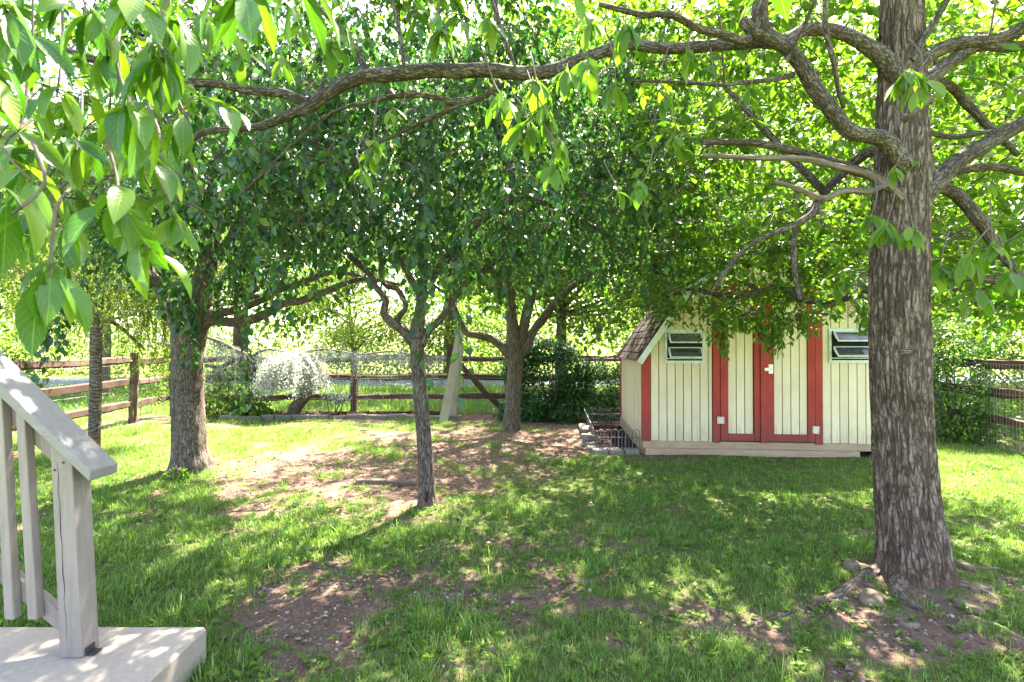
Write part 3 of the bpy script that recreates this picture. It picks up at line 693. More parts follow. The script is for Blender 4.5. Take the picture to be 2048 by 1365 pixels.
t1.limb([(1825,560,3.0,12),(1870,548,3.05,10),(1930,552,3.1,9),(2000,560,3.1,8),(2090,540,3.1,6)], LM, 10)
t1.limb([(1830,270,2.9,8),(1860,268,2.88,6),(1920,272,2.87,5.5),(1990,262,2.86,4.5)], LM, 8)
t1.limb([(1812,235,2.72,8),(1835,222,2.6,5),(1872,190,2.55,4)], M_deadwood, 8)
for pl in ([(1200,5,2.2,5),(1280,25,2.25,6),(1350,32,2.3,7),(1420,60,2.4,7.5),(1500,75,2.55,9)], [(1270,160,2.5,3),(1400,165,2.55,4),(1480,165,2.6,4.5),(1590,148,2.65,6)],
           [(1575,120,2.6,5),(1610,50,2.5,4.5),(1640,-20,2.4,4)], [(1650,-60,2.5,6),(1655,50,2.55,5.5),(1672,130,2.6,5),(1690,215,2.7,4)],
           [(1030,130,2.4,3),(1000,60,2.4,5),(985,-10,2.4,6)], [(810,140,2.4,4),(800,70,2.4,5),(780,-10,2.4,4)],
           [(720,300,2.6,2.5),(820,255,2.6,4),(900,215,2.55,5.5),(975,190,2.5,6),(1000,160,2.45,6)], [(920,210,2.55,5),(860,190,2.5,6),(780,190,2.5,5),(740,200,2.45,4),(640,240,2.5,3),(480,390,2.6,2)]):
    t1.limb(pl, LM, 8, step=.05)
# limbs out of the frame, carrying crown added to shade the yard
t1.limb3(np.array([(2.27,2.96,3.6,.10),(1.7,2.5,4.2,.09),(.8,2.1,4.7,.07),(-.3,1.8,5.0,.05),(-1.3,1.9,5.1,.03)]), LM, 12)
t1.limb3(np.array([(2.27,2.96,4.0,.10),(2.5,4.0,4.6,.08),(2.6,5.2,5.0,.05),(2.4,6.3,5.2,.03)]), LM, 12)
t1.limb3(np.array([(2.27,2.96,4.2,.10),(3.3,2.4,4.8,.08),(4.4,2.2,5.0,.05)]), LM, 12)
t1.limb3(np.array([(2.27,2.96,4.4,.09),(1.3,3.9,5.2,.08),(.4,4.9,5.6,.05),(-.6,5.6,5.7,.03)]), LM, 12)
t1.limb3(np.array([(2.27,2.96,4.5,.08),(.9,3.6,5.4,.06),(-.5,4.2,5.7,.045),(-1.8,4.7,5.8,.02)]), LM, 12)
tg = np.concatenate([ell(120,(2.9,4.2,3.2),(1.9,1.5,1.2)), ell(70,(4.6,4.6,2.9),(1.7,1.8,1.3)), ell(60,(1.6,3.9,3.6),(1.3,1.2,.9)), ell(70,(2.2,5.6,4.6),(2.6,1.8,1.3)),
                     ell(60,(.2,2.3,5.2),(2.2,1.6,.7)), ell(40,(2.9,3.0,5.6),(2.2,2.0,.9)), ell(50,(.3,4.8,5.6),(1.8,1.6,.6)), ell(40,(-1.4,4.6,5.7),(1.5,1.3,.6)), ell(60,(-.9,3.9,4.75),(1.4,1.0,.45)), ell(70,(3.1,6.6,3.6),(2.0,.8,1.5)), ell(60,(3.4,4.6,5.2),(2.6,1.8,.9)), ell(30,(3.2,3.4,1.95),(.9,.6,.35))])  # high clumps above the view are added to shade railing and lawn
def t1ok(p):
    x, y = pix(p); 
    return ~((p[:,1]<2.75)&(x>1600)&(x<2100)&(y>250)) & ~((x>1700)&(x<1900)&(y>330)&(p[:,1]<3.1)) & ~((y>640)&(x<1950)) & ~((y>560)&(x<1300)) & ~((x<1250)&(y>30)&(p[:,1]>2.2)&(p[:,2]<4.4)&(x>-50)) & ~((x>1240)&(x<1760)&(y>600)) 
tg = tg[t1ok(tg)]
t1.branches(tg, .012, .004, .10)
# ---- leaf sets are added after the low twigs: see below
nd = t1.nodearr(); nd = nd[t1ok(nd)]
sets = [t1.spray(4600, nd, (.075,.125), (.12,.5), .6, 6, keep=t1ok)]
def clust(tree, lst, L0=.11, up=True):
    """drooping whorls of large leaves at named spots, each on its own twig"""
    out = []
    for (px,py,D,Lf,n_,tx,ty) in lst:
        Lf *= .88 if tree.e.name == 'big_leaved_tree' else 1.2
        n_ += 2 if tree.e.name != 'big_leaved_tree' else 0
        c = P(px,py,D); a0 = P(tx,ty,D+.12); 
        mid = (c+a0)/2+rng.normal(0,.02,3)
        pp = smooth_path(np.array([list(a0)+[.0035],list(mid)+[.003],list(c)+[.0022]]), .04); tube(tree.tw, pp, 5, cap=False)
        a = rng.random()*6.28+np.arange(n_)*2.4; sd = np.stack([np.cos(a), np.sin(a), 0*a], -1)
        dd = norm(sd*(.65+.3*rng.random((n_,1)))+np.array([0,0,-1.])*(.3+1.2*rng.random((n_,1)))); nn = norm(sd*(.3+.7*rng.random((n_,1)))+np.array([0,-.25,.55])+rng.normal(0,.25,(n_,3)))
        pos = c[None]+rng.normal(0,.008,(n_,3))-norm(c-a0)[None]*rng.random((n_,1))*.05
        out.append((pos, dd, nn, Lf*(.6+.5*rng.random(n_))))
    return [np.concatenate([o[i] for o in out]) for i in range(4)]
near = []
for (px,py,D,Lf,n_) in [(1075,170,2.0,.115,8),(1130,150,2.1,.11,8),(1175,130,2.1,.11,7),(1010,200,2.0,.10,6),(1095,225,1.95,.10,7),(1120,290,1.9,.085,6),(1110,330,1.9,.10,6),(1060,260,2.05,.11,5),
                        (745,300,2.2,.09,8),(725,345,2.3,.09,5),(775,225,2.3,.08,5),(1275,375,2.2,.09,6),(1240,390,2.2,.08,3),(1820,150,2.3,.12,8),(1850,170,2.25,.12,4),
                        (880,60,2.2,.12,6),(910,30,2.2,.12,5),(980,40,2.3,.1,5),(1380,110,2.3,.10,6),(1440,190,2.5,.09,5),(1350,280,2.4,.09,6),(1770,460,2.4,.11,6),(1830,470,2.35,.10,7),
                        (1740,440,2.5,.10,6),(1880,540,2.3,.10,7),(1940,520,2.2,.11,8),(1990,500,2.2,.10,8),(2030,560,2.1,.11,7),(1960,590,2.2,.10,5),(1790,340,2.5,.08,3),(660,90,2.1,.10,6),(690,60,2.1,.11,5),
                        (560,120,2.0,.10,5),(470,110,2.0,.1,5),(1250,60,2.2,.12,6),(1180,40,2.1,.12,6),(1330,200,2.4,.09,4),(1500,180,2.5,.09,4),(1230,180,2.3,.10,5)]:
    near.append((px,py,D,Lf,n_,px+random.uniform(-45,45),py-random.uniform(60,120)))
sets.append(tuple(clust(t1, near)))
t1.leaves(sets, T_MIDB, T_HI, M_leaf_bright, 'bright', 295, 'crown', clip=lambda p: t1ok(p) | (p[:,1]<2.6))
t1.twigs()

kn = WB(); kc = P(1822,704,2.828)
for k_ in range(3): tube(kn, smooth_path(np.array([list(kc+np.array([.01*k_-.01,.03,.008*k_]))+[.045-.008*k_], list(kc+np.array([.006*k_-.006,-.004-.006*k_,.006*k_]))+[.034-.009*k_], list(kc+np.array([0,-.012-.006*k_,0]))+[.018-.005*k_]]), .008), 14, lambda th,ss,rr: rr*.6*(fbm(np.cos(th)*2,np.sin(th)*2,ss*30,14,3)-.5))
kn.build('knot', M_bark_big, t1.e, True)
# ---- surface roots and rocks at its foot
def root(lst, mat, parent):
    mb = WB(); pp = []
    for (px,py,r) in lst:
        D = 1.4*F/(py-692); x = (px-1024)/F*D; r *= .75; pp.append([x, D, float(gz(x,D))-r*.35, r])
    tube(mb, smooth_path(np.array(pp), .03), 12, lambda th,ss,rr: rr*.5*(fbm(np.cos(th)*2,np.sin(th)*2,ss*9,4,3)-.5)); mb.build('root', mat, parent, True)
M_root = bark_mat('bark_root', (.035,.024,.018), (.095,.066,.05), (.17,.13,.10), 70, 25, .8, .006)
root([(1780,1165,.10),(1730,1180,.06),(1690,1205,.045),(1640,1222,.035),(1560,1240,.025),(1490,1262,.012)], M_root, t1.e)
root([(1800,1185,.09),(1790,1215,.055),(1830,1238,.04),(1870,1250,.02)], M_root, t1.e)
root([(1880,1190,.08),(1940,1205,.05),(2000,1225,.035),(2080,1250,.02)], M_root, t1.e)
root([(1760,1180,.07),(1715,1165,.05),(1690,1160,.02)], M_root, t1.e)

# ---- the low leafy branch reaching across the shed front, part of the second shade tree behind
def crab(name, base, label, trunkpath, limbs, mat, ells, ntarg, nweep, size, lmat, key, L, clip=None, droop=3.0, nind=290, stepn=.045, sides=48, amp=.008, flare=None, extra=None, tsides=10, seed=1, tm=None):
    t = Tree(name, base, label)
    t.trunk(path3(trunkpath), mat, sides, .02, furrow(amp, 8, 1.8, seed, flare))
    for l in limbs: t.limb(l, mat, tsides, step=.05)
    tg = np.concatenate([ell(int(ntarg*w), c, r) for c, r, w in ells])
    if clip is not None: tg = tg[clip(tg)]
    t.branches(tg, .014, .004, .14)
    nd = t.nodearr()
    if clip is not None: nd = nd[clip(nd)]
    ss = [t.weep(int(nweep*.62), nd, None, None, L, droop, size, stepn)]; sp = t.spray(int(nweep*1.15), nd, (size[0]*.9, size[1]*1.1), (.1,.4), 1.6, 6, up=-.1, flat=.5); ss = [tuple(np.concatenate([ss[0][i], sp[i]]) for i in range(4))]
    if clip is not None: kk = clip(ss[0][0]); ss = [tuple(q[kk] for q in ss[0])]
    if extra is not None: ss += extra(t)
    t.leaves(ss, tm or T_MID, T_OV, lmat, key, nind, 'crown')
    t.twigs(); print(name, t.count); return t
def hang(t, lst, size, stepn=.05, spread=.03):
    out = []
    for (px, y0, y1, D, k) in lst:
        n = k; p0 = P(px, y0, D)[None]+rng.normal(0,1,(n,3))*np.array([spread,spread,.05]); L = np.full(n, (y1-y0)/F*D)*(.75+.3*rng.random(n)); K = 14
        pts, ds = shoots(t.tw, p0, np.tile([[0,0,-1.]],(n,1)), L, K, np.full(n, 2.5), .07, .0022)
        per = int(L.max()/stepn)+1; u = (np.arange(per)[None]+rng.random((n,per))*.6)*stepn/L[:,None]; ok = u < .99
        x = np.clip(u,0,.99)*(K-1); i0 = x.astype(int); fr = (x-i0)[...,None]; rows = np.arange(n)[:,None]
        pos = (pts[rows,i0]*(1-fr)+pts[rows,i0+1]*fr)[ok]; m = len(pos); a = rng.random(m)*6.283; sd = np.stack([np.cos(a),np.sin(a),0*a],-1)
        out.append((pos, norm(sd*.6+np.stack([0*a,0*a,-.4-.6*rng.random(m)],-1)), norm(sd*.6+rng.normal(0,.4,(m,3))+np.array([0,0,.4])), size[0]+(size[1]-size[0])*rng.random(m)))
    return out

def hcat(l): return tuple(np.concatenate([h[i] for h in l]) for i in range(4))
def yl(lims):                          # lowest sight line a crown reaches, by bearing
    xs = [a for a,_ in lims]; ys = [b for _,b in lims]
    def f(p):
        x, y = pix(p); lim = np.interp(x, xs, ys)+ (vn(x*.02, p[:,1]*3, 0, 77)-.5)*90 + (vn(x*.07, p[:,1]*5, 0, 78)-.5)*40
        return y < lim
    return f
c2 = yl([(-500,560),(350,560),(520,600),(700,560),(820,640),(900,620),(1000,590),(1150,600),(1250,600),(1400,560),(1600,500)])
t2 = crab('crabapple_tree', P(857,1015,4.4), 'slender crabapple tree with a hollow at its base, standing alone mid lawn',
    [(857,1040,4.4,30),(857,1012,4.4,27),(854,980,4.4,20),(850,900,4.4,17.5),(842,800,4.4,16.5),(835,720,4.4,16),(834,670,4.4,17),(842,610,4.4,12),(848,540,4.4,10),(838,460,4.4,8),(850,380,4.4,6),(860,280,4.4,4)],
    [[(832,690,4.4,13),(805,662,4.38,10),(785,650,4.35,9),(765,625,4.33,8),(770,600,4.32,7),(748,570,4.3,7),(742,555,4.3,7.5),(700,512,4.25,7),(650,475,4.2,6),(612,452,4.15,4),(560,440,4.1,3)],
     [(786,652,4.4,8),(798,632,4.42,6),(812,612,4.43,5),(795,580,4.45,6),(765,565,4.45,5),(760,480,4.5,4)],
     [(840,690,4.4,12),(860,662,4.45,8),(880,640,4.5,7),(905,600,4.55,6.5),(940,560,4.6,6),(1000,520,4.7,5),(1080,500,4.8,4)],
     [(858,560,4.45,8),(905,500,4.5,9),(950,450,4.5,9),(1000,410,4.5,9),(1028,395,4.5,8),(1020,345,4.5,7),(1000,300,4.5,5),(980,220,4.5,4)],
     [(1028,395,4.5,7),(1080,405,4.55,6),(1140,430,4.6,5),(1220,470,4.7,4)],
     [(842,600,4.4,7),(800,520,4.2,6),(740,420,4.0,5),(680,330,3.9,4),(600,270,3.8,3)]],
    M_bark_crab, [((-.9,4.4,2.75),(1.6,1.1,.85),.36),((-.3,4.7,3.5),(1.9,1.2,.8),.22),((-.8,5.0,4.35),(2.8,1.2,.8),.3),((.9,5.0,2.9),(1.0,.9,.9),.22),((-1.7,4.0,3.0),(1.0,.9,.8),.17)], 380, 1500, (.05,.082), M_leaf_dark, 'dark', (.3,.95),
    clip=c2, extra=lambda t: [hcat(hang(t, [(850,230,600,3.6,9),(840,430,640,3.5,5),(860,380,560,3.5,5),(905,540,700,3.2,1),(930,560,740,3.3,1),(835,560,760,3.6,1),(915,600,860,3.1,1),(865,640,860,3.1,1),(1000,560,640,4,3),(640,430,610,3.9,5),(560,450,650,3.9,4),(680,420,560,4,5),(590,560,650,3.9,3)], (.055,.09), .075))], seed=11)
c3 = yl([(-500,520),(100,540),(300,600),(360,640),(430,600),(560,600),(760,560),(900,560)])
fl3 = lambda th, s_, rr: np.clip(1-s_/.35, 0, 1)**2*rr*(.25+.55*np.maximum(0, np.cos(th*2+.3))**2)
t3 = crab('spreading_tree', P(385,940,5.6), 'thick dark trunked tree with flared roots and a low fork, left of the slender crabapple',
    [(385,968,5.6,50),(384,935,5.6,46),(380,890,5.6,37),(376,800,5.6,34),(375,720,5.6,33),(378,675,5.6,37),(388,640,5.6,34),(398,600,5.6,27),(412,540,5.6,22),(424,470,5.6,19),(432,380,5.6,15),(440,280,5.6,10),(450,170,5.6,6)],
    [[(372,680,5.6,20),(350,650,5.58,14),(332,610,5.56,12),(318,570,5.55,11),(295,540,5.5,9),(280,480,5.5,7),(250,420,5.4,5)],
     [(400,650,5.6,18),(425,643,5.6,11),(470,646,5.58,10),(520,634,5.55,9),(560,612,5.5,8),(610,600,5.45,7.5),(650,585,5.4,7),(720,560,5.3,5),(800,570,5.3,3)],
     [(402,628,5.6,14),(450,625,5.6,9),(500,612,5.6,7.5),(560,580,5.6,6.5),(620,560,5.6,6),(670,545,5.6,5),(740,560,5.6,4)],
     [(420,520,5.6,10),(460,480,5.6,9),(480,440,5.6,8),(520,380,5.6,6),(560,300,5.6,5),(600,200,5.6,4)],
     [(484,440,5.6,6),(490,500,5.6,6),(476,560,5.6,5),(470,600,5.6,4)],
     [(470,470,5.6,5),(500,520,5.6,5),(510,580,5.6,4)],
     [(425,480,5.6,9),(370,420,5.5,7),(300,360,5.4,5),(220,330,5.3,4)],
     [(440,350,5.5,8),(520,300,5.3,6),(640,280,5.1,5)]],
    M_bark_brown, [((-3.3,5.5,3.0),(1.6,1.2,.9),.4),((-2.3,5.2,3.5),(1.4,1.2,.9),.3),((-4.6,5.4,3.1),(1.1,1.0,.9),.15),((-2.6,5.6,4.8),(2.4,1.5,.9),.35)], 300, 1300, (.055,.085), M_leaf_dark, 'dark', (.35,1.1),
    clip=c3, extra=lambda t: [hcat(hang(t, [(372,560,700,5.0,8),(385,600,760,5.0,3),(340,560,640,5.2,5),(430,560,660,5.2,4),(490,600,820,5.0,2),(480,560,640,5.2,5),(80,620,760,4.6,4),(130,600,720,4.8,4),(530,560,640,5,4)], (.065,.1)))], seed=21, flare=fl3, sides=64, amp=.010)
c4 = yl([(700,560),(860,620),(930,650),(1000,690),(1080,680),(1150,700),(1250,690),(1300,640),(1400,600),(1500,560),(1700,500)])
t4 = crab('fruit_tree', P(1023,860,8.4), 'grey trunked tree with a wide fork, growing between the leaning planks and the ivy bush',
    [(1023,880,8.4,24),(1023,858,8.4,22),(1025,820,8.4,19),(1028,760,8.4,18),(1030,720,8.4,19),(1028,690,8.4,19),(1024,640,8.4,13),(1020,560,8.4,11),(1018,480,8.4,9),(1020,380,8.4,6)],
    [[(1026,712,8.4,14),(1005,695,8.38,10),(985,680,8.35,8),(960,672,8.3,7.5),(935,668,8.3,7),(922,648,8.25,6),(915,630,8.2,5),(905,600,8.2,4)],
     [(1036,712,8.4,14),(1055,690,8.42,11),(1066,664,8.45,9),(1085,642,8.5,9),(1105,615,8.5,8),(1150,570,8.5,6),(1230,520,8.4,4)],
     [(1040,700,8.4,10),(1050,640,8.4,10),(1070,560,8.4,9),(1090,480,8.3,8),(1130,380,8.2,6)],
     [(1100,470,8.3,6),(1200,430,8.0,6),(1320,420,7.6,5),(1440,440,7.2,4)],
     [(1022,620,8.4,8),(980,540,8.2,7),(930,480,8.0,5),(860,440,7.8,4)],
     [(1120,400,8.1,6),(1180,300,7.6,5),(1260,240,7.2,4)]],
    M_bark_far, [((.6,8.0,3.4),(2.1,1.2,1.2),.35),((2.0,7.6,3.9),(2.0,1.1,1.3),.3),((.2,8.0,5.2),(2.9,1.5,1.4),.35),((.7,9.6,4.6),(2.2,1.2,1.1),.25),((1.6,6.4,4.0),(1.1,1.0,1.2),.2),((2.1,6.0,3.6),(1.0,.8,1.0),.15)], 430, 2300, (.055,.085), M_leaf_mid, 'mid', (.3,1.0),  # the rearmost clump is added to shade the trunk and the ivy
    clip=c4, seed=31, nind=200, amp=.009, tm=T_LO4)

hb = WB(); tube(hb, smooth_path(np.array([list(P(853,1004,4.325))+[.008],list(P(854,998,4.318))+[.017],list(P(855,988,4.325))+[.013],list(P(856,980,4.335))+[.004]]), .01), 10); hb.build('hollow', M_dark, t2.e, True)  # dark lump on the bark, standing in for the shade inside the hole
# the low leafy limb in front of the shed: a maple sapling limb coming from the right-hand tree
t6 = Tree('overhanging_branch', P(1812,470,3.05), 'low leafy branch hanging across the top of the shed doors', 'branch')
t6.e.location = tuple(P(1790,560,3.3)); 
for l in ([(1800,560,3.0,11),(1740,585,3.4,8),(1690,600,3.9,6),(1640,606,4.4,5)], [(1640,606,4.4,5),(1600,598,4.6,6),(1560,574,4.8,6),(1520,585,4.9,6),(1470,592,5.0,6),(1420,588,5.1,5),(1380,580,5.2,4),(1330,600,5.3,3)],
          [(1600,600,4.6,5),(1597,560,4.6,6),(1588,520,4.5,6),(1584,470,4.3,6)], [(1520,585,4.9,5),(1500,570,4.9,5),(1470,565,5.0,4)], [(1580,598,4.7,5),(1610,600,4.6,5)], [(1690,600,3.9,5),(1720,560,4.2,4),(1740,520,4.5,3)]):
    t6.limb(l, M_bark_brown, 8)
tg = np.concatenate([np.stack([(px-1024)/F*D, D, CAM_H-(py-692)/F*D], -1) for px, py, D in [(rng.uniform(1290,1760,300), rng.uniform(440,650,300), rng.uniform(4.5,5.9,300))]])
t6.branches(tg, .007, .0025, .05, 5)
def c6(p):
    x, y = pix(p); lim = np.interp(x, [1200,1290,1330,1400,1430,1449,1470,1500,1524,1545,1560,1600,1640,1660,1700,1740,1780,1900],[650,640,610,625,690,715,655,665,715,700,680,660,655,615,605,640,650,640])+(vn(x*.045,p[:,1]*4,0,5)-.5)*50-4; return (y < lim)&(y > 400)
s6 = [t6.spray(1500, t6.nodearr(), (.05,.085), (.08,.25), .6, 6, up=-.1, keep=c6)]
s6.append(hcat(hang(t6, [(1449,640,715,4.8,6),(1440,620,690,4.8,5),(1540,650,712,4.7,7),(1552,650,705,4.7,5),(1525,640,700,4.7,4),(1560,620,685,4.8,4),(1730,600,665,4.3,6),(1600,620,660,4.7,4)], (.05,.08), .022)))
t6.leaves(s6, T_MIDB, T_HI, M_leaf_bright, 'bright', 290, 'foliage', clip=lambda p: pix(p)[1] < 716)
t6.twigs()

# ---- banded-bark tree at the left with small hanging leaves
t5 = Tree('banded_trunk_tree', P(190,905,6.7), 'slim tree with ringed bark and fine pale hanging foliage beside the left fence')
t5.trunk(path3([(188,925,6.7,16),(188,903,6.7,15),(190,870,6.7,12.5),(192,760,6.7,12.5),(192,680,6.7,12),(196,600,6.7,11),(202,520,6.7,10),(200,420,6.7,8),(190,300,6.7,5)]), M_bark_band, 32, .03, furrow(.004,5,4,41))
for l in ([(196,600,6.7,8),(160,560,6.6,6),(100,540,6.5,5),(40,560,6.4,4)], [(198,560,6.7,8),(240,510,6.8,6),(300,500,6.9,5),(350,540,7,4)], [(200,500,6.7,7),(120,420,6.5,6),(40,400,6.3,4)], [(200,480,6.7,7),(270,420,6.8,5),(330,400,7,4)],
          [(192,640,6.7,5),(232,650,6.9,4),(290,700,7.3,3)]):
    t5.limb(l, M_bark_band, 8)
tg = np.concatenate([ell(90,(-5.6,6.9,2.5),(1.9,1.3,.7)), ell(60,(-5.4,7.2,3.3),(1.6,1.4,.8)), ell(25,(-4.9,7.4,2.1),(.5,.8,.5))])
t5.branches(tg, .01, .003, .15)
c5 = yl([(-600,640),(0,690),(100,700),(210,700),(260,690),(300,820),(340,840),(352,700),(420,600),(500,560)])
def hang5(t):
    return hcat(hang(t, [(x_, 560, y_, 7.2, 7) for x_, y_ in ((310,820),(325,830),(335,800),(300,760),(280,690),(255,740),(232,720),(345,830),(240,660),(150,680),(110,690),(60,700),(20,690),(130,760),(90,740),(320,760),(345,780))], (.03,.045), .03, .12))
w5 = t5.weep(1300, t5.nodearr(), None, None, (.4,1.1), 3.5, (.03,.05), .032); kk = c5(w5[0]); w5 = tuple(q[kk] for q in w5)
t5.leaves([w5, hang5(t5)], T_LO, T_OV, M_leaf_yellow, 'yel', 0, 'crown')
t5.twigs()

# ---- the tree whose big leaves hang in the near left corner; its trunk stands left of the view
t7 = Tree('big_leaved_tree', (-3.3,.9,0), 'big glossy leaved tree whose drooping leaves hang close in the upper left corner')
t7.trunk(np.array([(-3.3,.9,0,.16),(-3.28,.92,1.2,.13),(-3.2,.95,2.4,.11),(-3.1,1.0,3.4,.08),(-3.0,1.0,4.6,.05)]), M_bark_limb, 24, .06)
t7.limb3(np.array([(-3.2,.95,2.4,.07),(-2.5,1.1,2.75,.05),(-1.7,1.2,2.9,.035),(-.9,1.25,2.85,.02),(-.3,1.3,2.7,.01)]), M_bark_limb)
t7.limb3(np.array([(-3.2,.95,2.1,.06),(-2.5,1.3,2.35,.04),(-1.9,1.5,2.4,.025),(-1.2,1.7,2.3,.01)]), M_bark_limb)
t7.limb3(np.array([(-3.1,1.0,2.9,.05),(-2.0,1.6,3.5,.03),(-.8,2.0,3.6,.015)]), M_bark_limb)
L7 = [(265,225,1.0,.15,6,235,60),(215,115,1.05,.13,7,230,-40),(320,115,1.0,.14,7,330,-60),(110,190,1.15,.14,6,120,20),(235,410,.98,.15,7,200,250),(100,555,.85,.14,6,135,380),(20,430,.8,.15,5,60,280),(60,80,1.1,.14,7,60,-60),
      (170,30,1.0,.13,6,170,-90),(340,40,1.05,.14,6,350,-80),(500,-30,.85,.14,6,490,-160),(590,-40,.85,.15,5,600,-160),(450,-20,.9,.13,4,470,-160),(1135,-20,.85,.10,2,1140,-160),(1545,-25,.8,.10,3,1540,-160),(150,300,1.2,.13,6,160,180),(30,280,1.2,.14,6,50,150),
      (60,360,1.1,.13,5,60,240),(300,330,1.1,.12,5,290,200),(-20,130,.95,.14,6,-20,0),(380,250,1.2,.12,4,330,120),(10,20,1.0,.15,6,10,-100),(410,40,1.3,.12,6,410,-60),(270,-10,.95,.14,7,270,-120),(130,470,1.15,.12,5,140,360),(300,500,1.0,.12,3,250,400)]
ss = [tuple(clust(t7, L7))]
bgp = np.stack([(px-1024)/F*D for px, D in [(0,1)]]) if False else None
tgs = []
for k in range(48):
    D = rng.uniform(1.2,2.4); tgs.append(P(rng.uniform(-150,360), rng.uniform(-160,500), D))
for k in range(14):
    D = rng.uniform(1.6,2.6); tgs.append(P(rng.uniform(350,900), rng.uniform(-160,60), D))
t7.branches(np.array(tgs), .007, .0025, .1, 5)
def k7(p):
    x, y = pix(p); return (y < np.interp(x, [-200,0,200,330,420,600,1000,1300], [620,590,520,480,160,110,40,0])) & (p[:,1] > .7)
ss.append(t7.spray(135, t7.nodearr(), (.07,.115), (.08,.3), 1.2, 6, keep=k7))
t7.leaves(ss, T_MIDB, T_HI2, M_leaf_near, 'near', 298, 'foliage', clip=lambda p: (p[:,1] > .62) & (k7(p) | (pix(p)[1]<60) | (p[:,1]<1.3)))
t7.twigs()

# ---- trees and bushes beyond the fence
def back_tree(name, base, h, r, n, leafsize, mat, label, tr=.15, ells=None, bark=None, group=None, squash=1.0):
    n = int(n*1.35); leafsize *= 1.4 if leafsize > .1 else 1.0
    e = empty(name, base, label, 'tree', group); b = np.array(base, float)
    mb = WB(); tube(mb, smooth_path(np.array([(b[0],b[1],b[2]-.05,tr*1.25),(b[0]+.05,b[1],h*.3,tr),(b[0]-.1,b[1],h*.65,tr*.6),(b[0],b[1],h*.92,tr*.2)]), .3), 10); mb.build('trunk', bark or M_bark_brown, e, True)
    ells = ells or [((0,0,.62),(1,1,.36),1)]
    lim = WB(); lf = WB(); pos = []
    for c, rr, w in ells:
        c = b+np.array([c[0]*r, c[1]*r, c[2]*h]); rr = np.array([rr[0]*r, rr[1]*r, rr[2]*h])
        nc = max(6, int(26*w)); cc = ell(nc, c, rr, .35)
        for q in cc:
            a = np.array([b[0], b[1], min(max(h*.2, q[2]-.35*r), h*.8)]); pp = np.array([list(a)+[tr*.35],list((a+q)/2+rng.normal(0,.08*r,3))+[tr*.2],list(q)+[tr*.06]])
            tube(lim, smooth_path(pp, .5), 5, cap=False)
            m = int(n*w/nc/len(ells)*1.0); pos.append(q+rng.normal(0,1,(m,3))*np.array([.26,.26,.17])*min(rr[0],rr[2])*.9)
    lim.build('limb', bark or M_bark_brown, e, True)
    pos = np.concatenate(pos); pos = pos[pos[:,2] > .35]; m = len(pos); d = rng.normal(0,1,(m,3))+np.array([0,0,-.6]); nn = rng.normal(0,.8,(m,3))+np.array([0,0,.6])
    put_leaves(lf, pos, d, nn, leafsize*(.5+.8*rng.random(m)), T_LO, 1.15); lf.build('crown', mat, e, False, 'stuff'); return e
W = [((0,0,.62),(1,1,.36),1),((.3,-.2,.35),(.8,.7,.2),.6)]
G = 'trees beyond the back fence'
XB = lambda px, D: (px-1024)/F*D
back_tree('background_tree',(XB(-80,17),17,0),14,5.0,19000,.16,M_leaf_far,'tall pale tree beyond the corner, leftmost of the trees past the back fence',.22,W,group=G)
back_tree('background_tree',(XB(206,14),14,0),7,2.6,11000,.12,M_leaf_yellow,'bare legged yellow green tree behind the ringed trunk, past the corner post',.13,[((0,0,.68),(1,1,.32),1)],group=G)
back_tree('background_tree',(XB(480,24),24,0),17,6.2,19000,.22,M_leaf_far,'big tree past the road seen through the left tree fork',.28,W,group=G)
back_tree('background_tree',(XB(705,13.2),13.2,0),3.9,1.7,13000,.06,M_leaf_yellow,'low yellow green maple just past the fence behind the slender crabapple',.07,[((0,0,.62),(1.1,.8,.3),1)],group=G)
back_tree('background_tree',(XB(900,27),27,0),20,7.0,19000,.24,M_leaf_far,'far tall tree past the road, directly above the leaning planks',.3,W,group=G)
back_tree('background_tree',(XB(1120,16.5),16.5,0),12,4.6,19000,.14,M_leaf_yellow,'bright yellow tree past the fence above the ivy bush',.15,W,group=G)
back_tree('background_tree',(XB(1330,22),22,0),17,6,18000,.21,M_leaf_far,'tall bright tree behind the shed roof',.3,W,group=G)
back_tree('background_tree',(XB(1640,17),17,0),13,5,18000,.16,M_leaf_yellow,'sunlit tree behind the right half of the shed',.22,W,group=G)
back_tree('background_tree',(XB(1960,19),19,0),14,5.2,18000,.18,M_leaf_far,'sunlit tree past the right fence, showing right of the big trunk',.25,W,group=G)
back_tree('background_tree',(XB(2200,12),12,0),9.5,3.8,14000,.13,M_leaf_yellow,'sunlit tree at the far right edge beyond the side fence',.2,W,group=G)
for i in range(9):                     # the far wood closing the view
    pass
wood = WB(); pos = []
for i in range(60):
    x = rng.uniform(-75, 75); y = rng.uniform(48, 62); h = rng.uniform(9, 16); pos.append(np.array([x, y, h*.45])+rng.normal(0,1,(520,3))*np.array([2.4,1.8,h*.25]))
pos = np.concatenate(pos); pos = pos[pos[:,2]>0]; m = len(pos)
put_leaves(wood, pos, rng.normal(0,1,(m,3)), rng.normal(0,.8,(m,3))+np.array([0,0,.6]), .6*(.6+.7*rng.random(m)), T_LO)
tag(wood.build('woods', M_leaf_far), 'far off belt of woodland closing the view past the meadow', 'woods', kind='stuff')

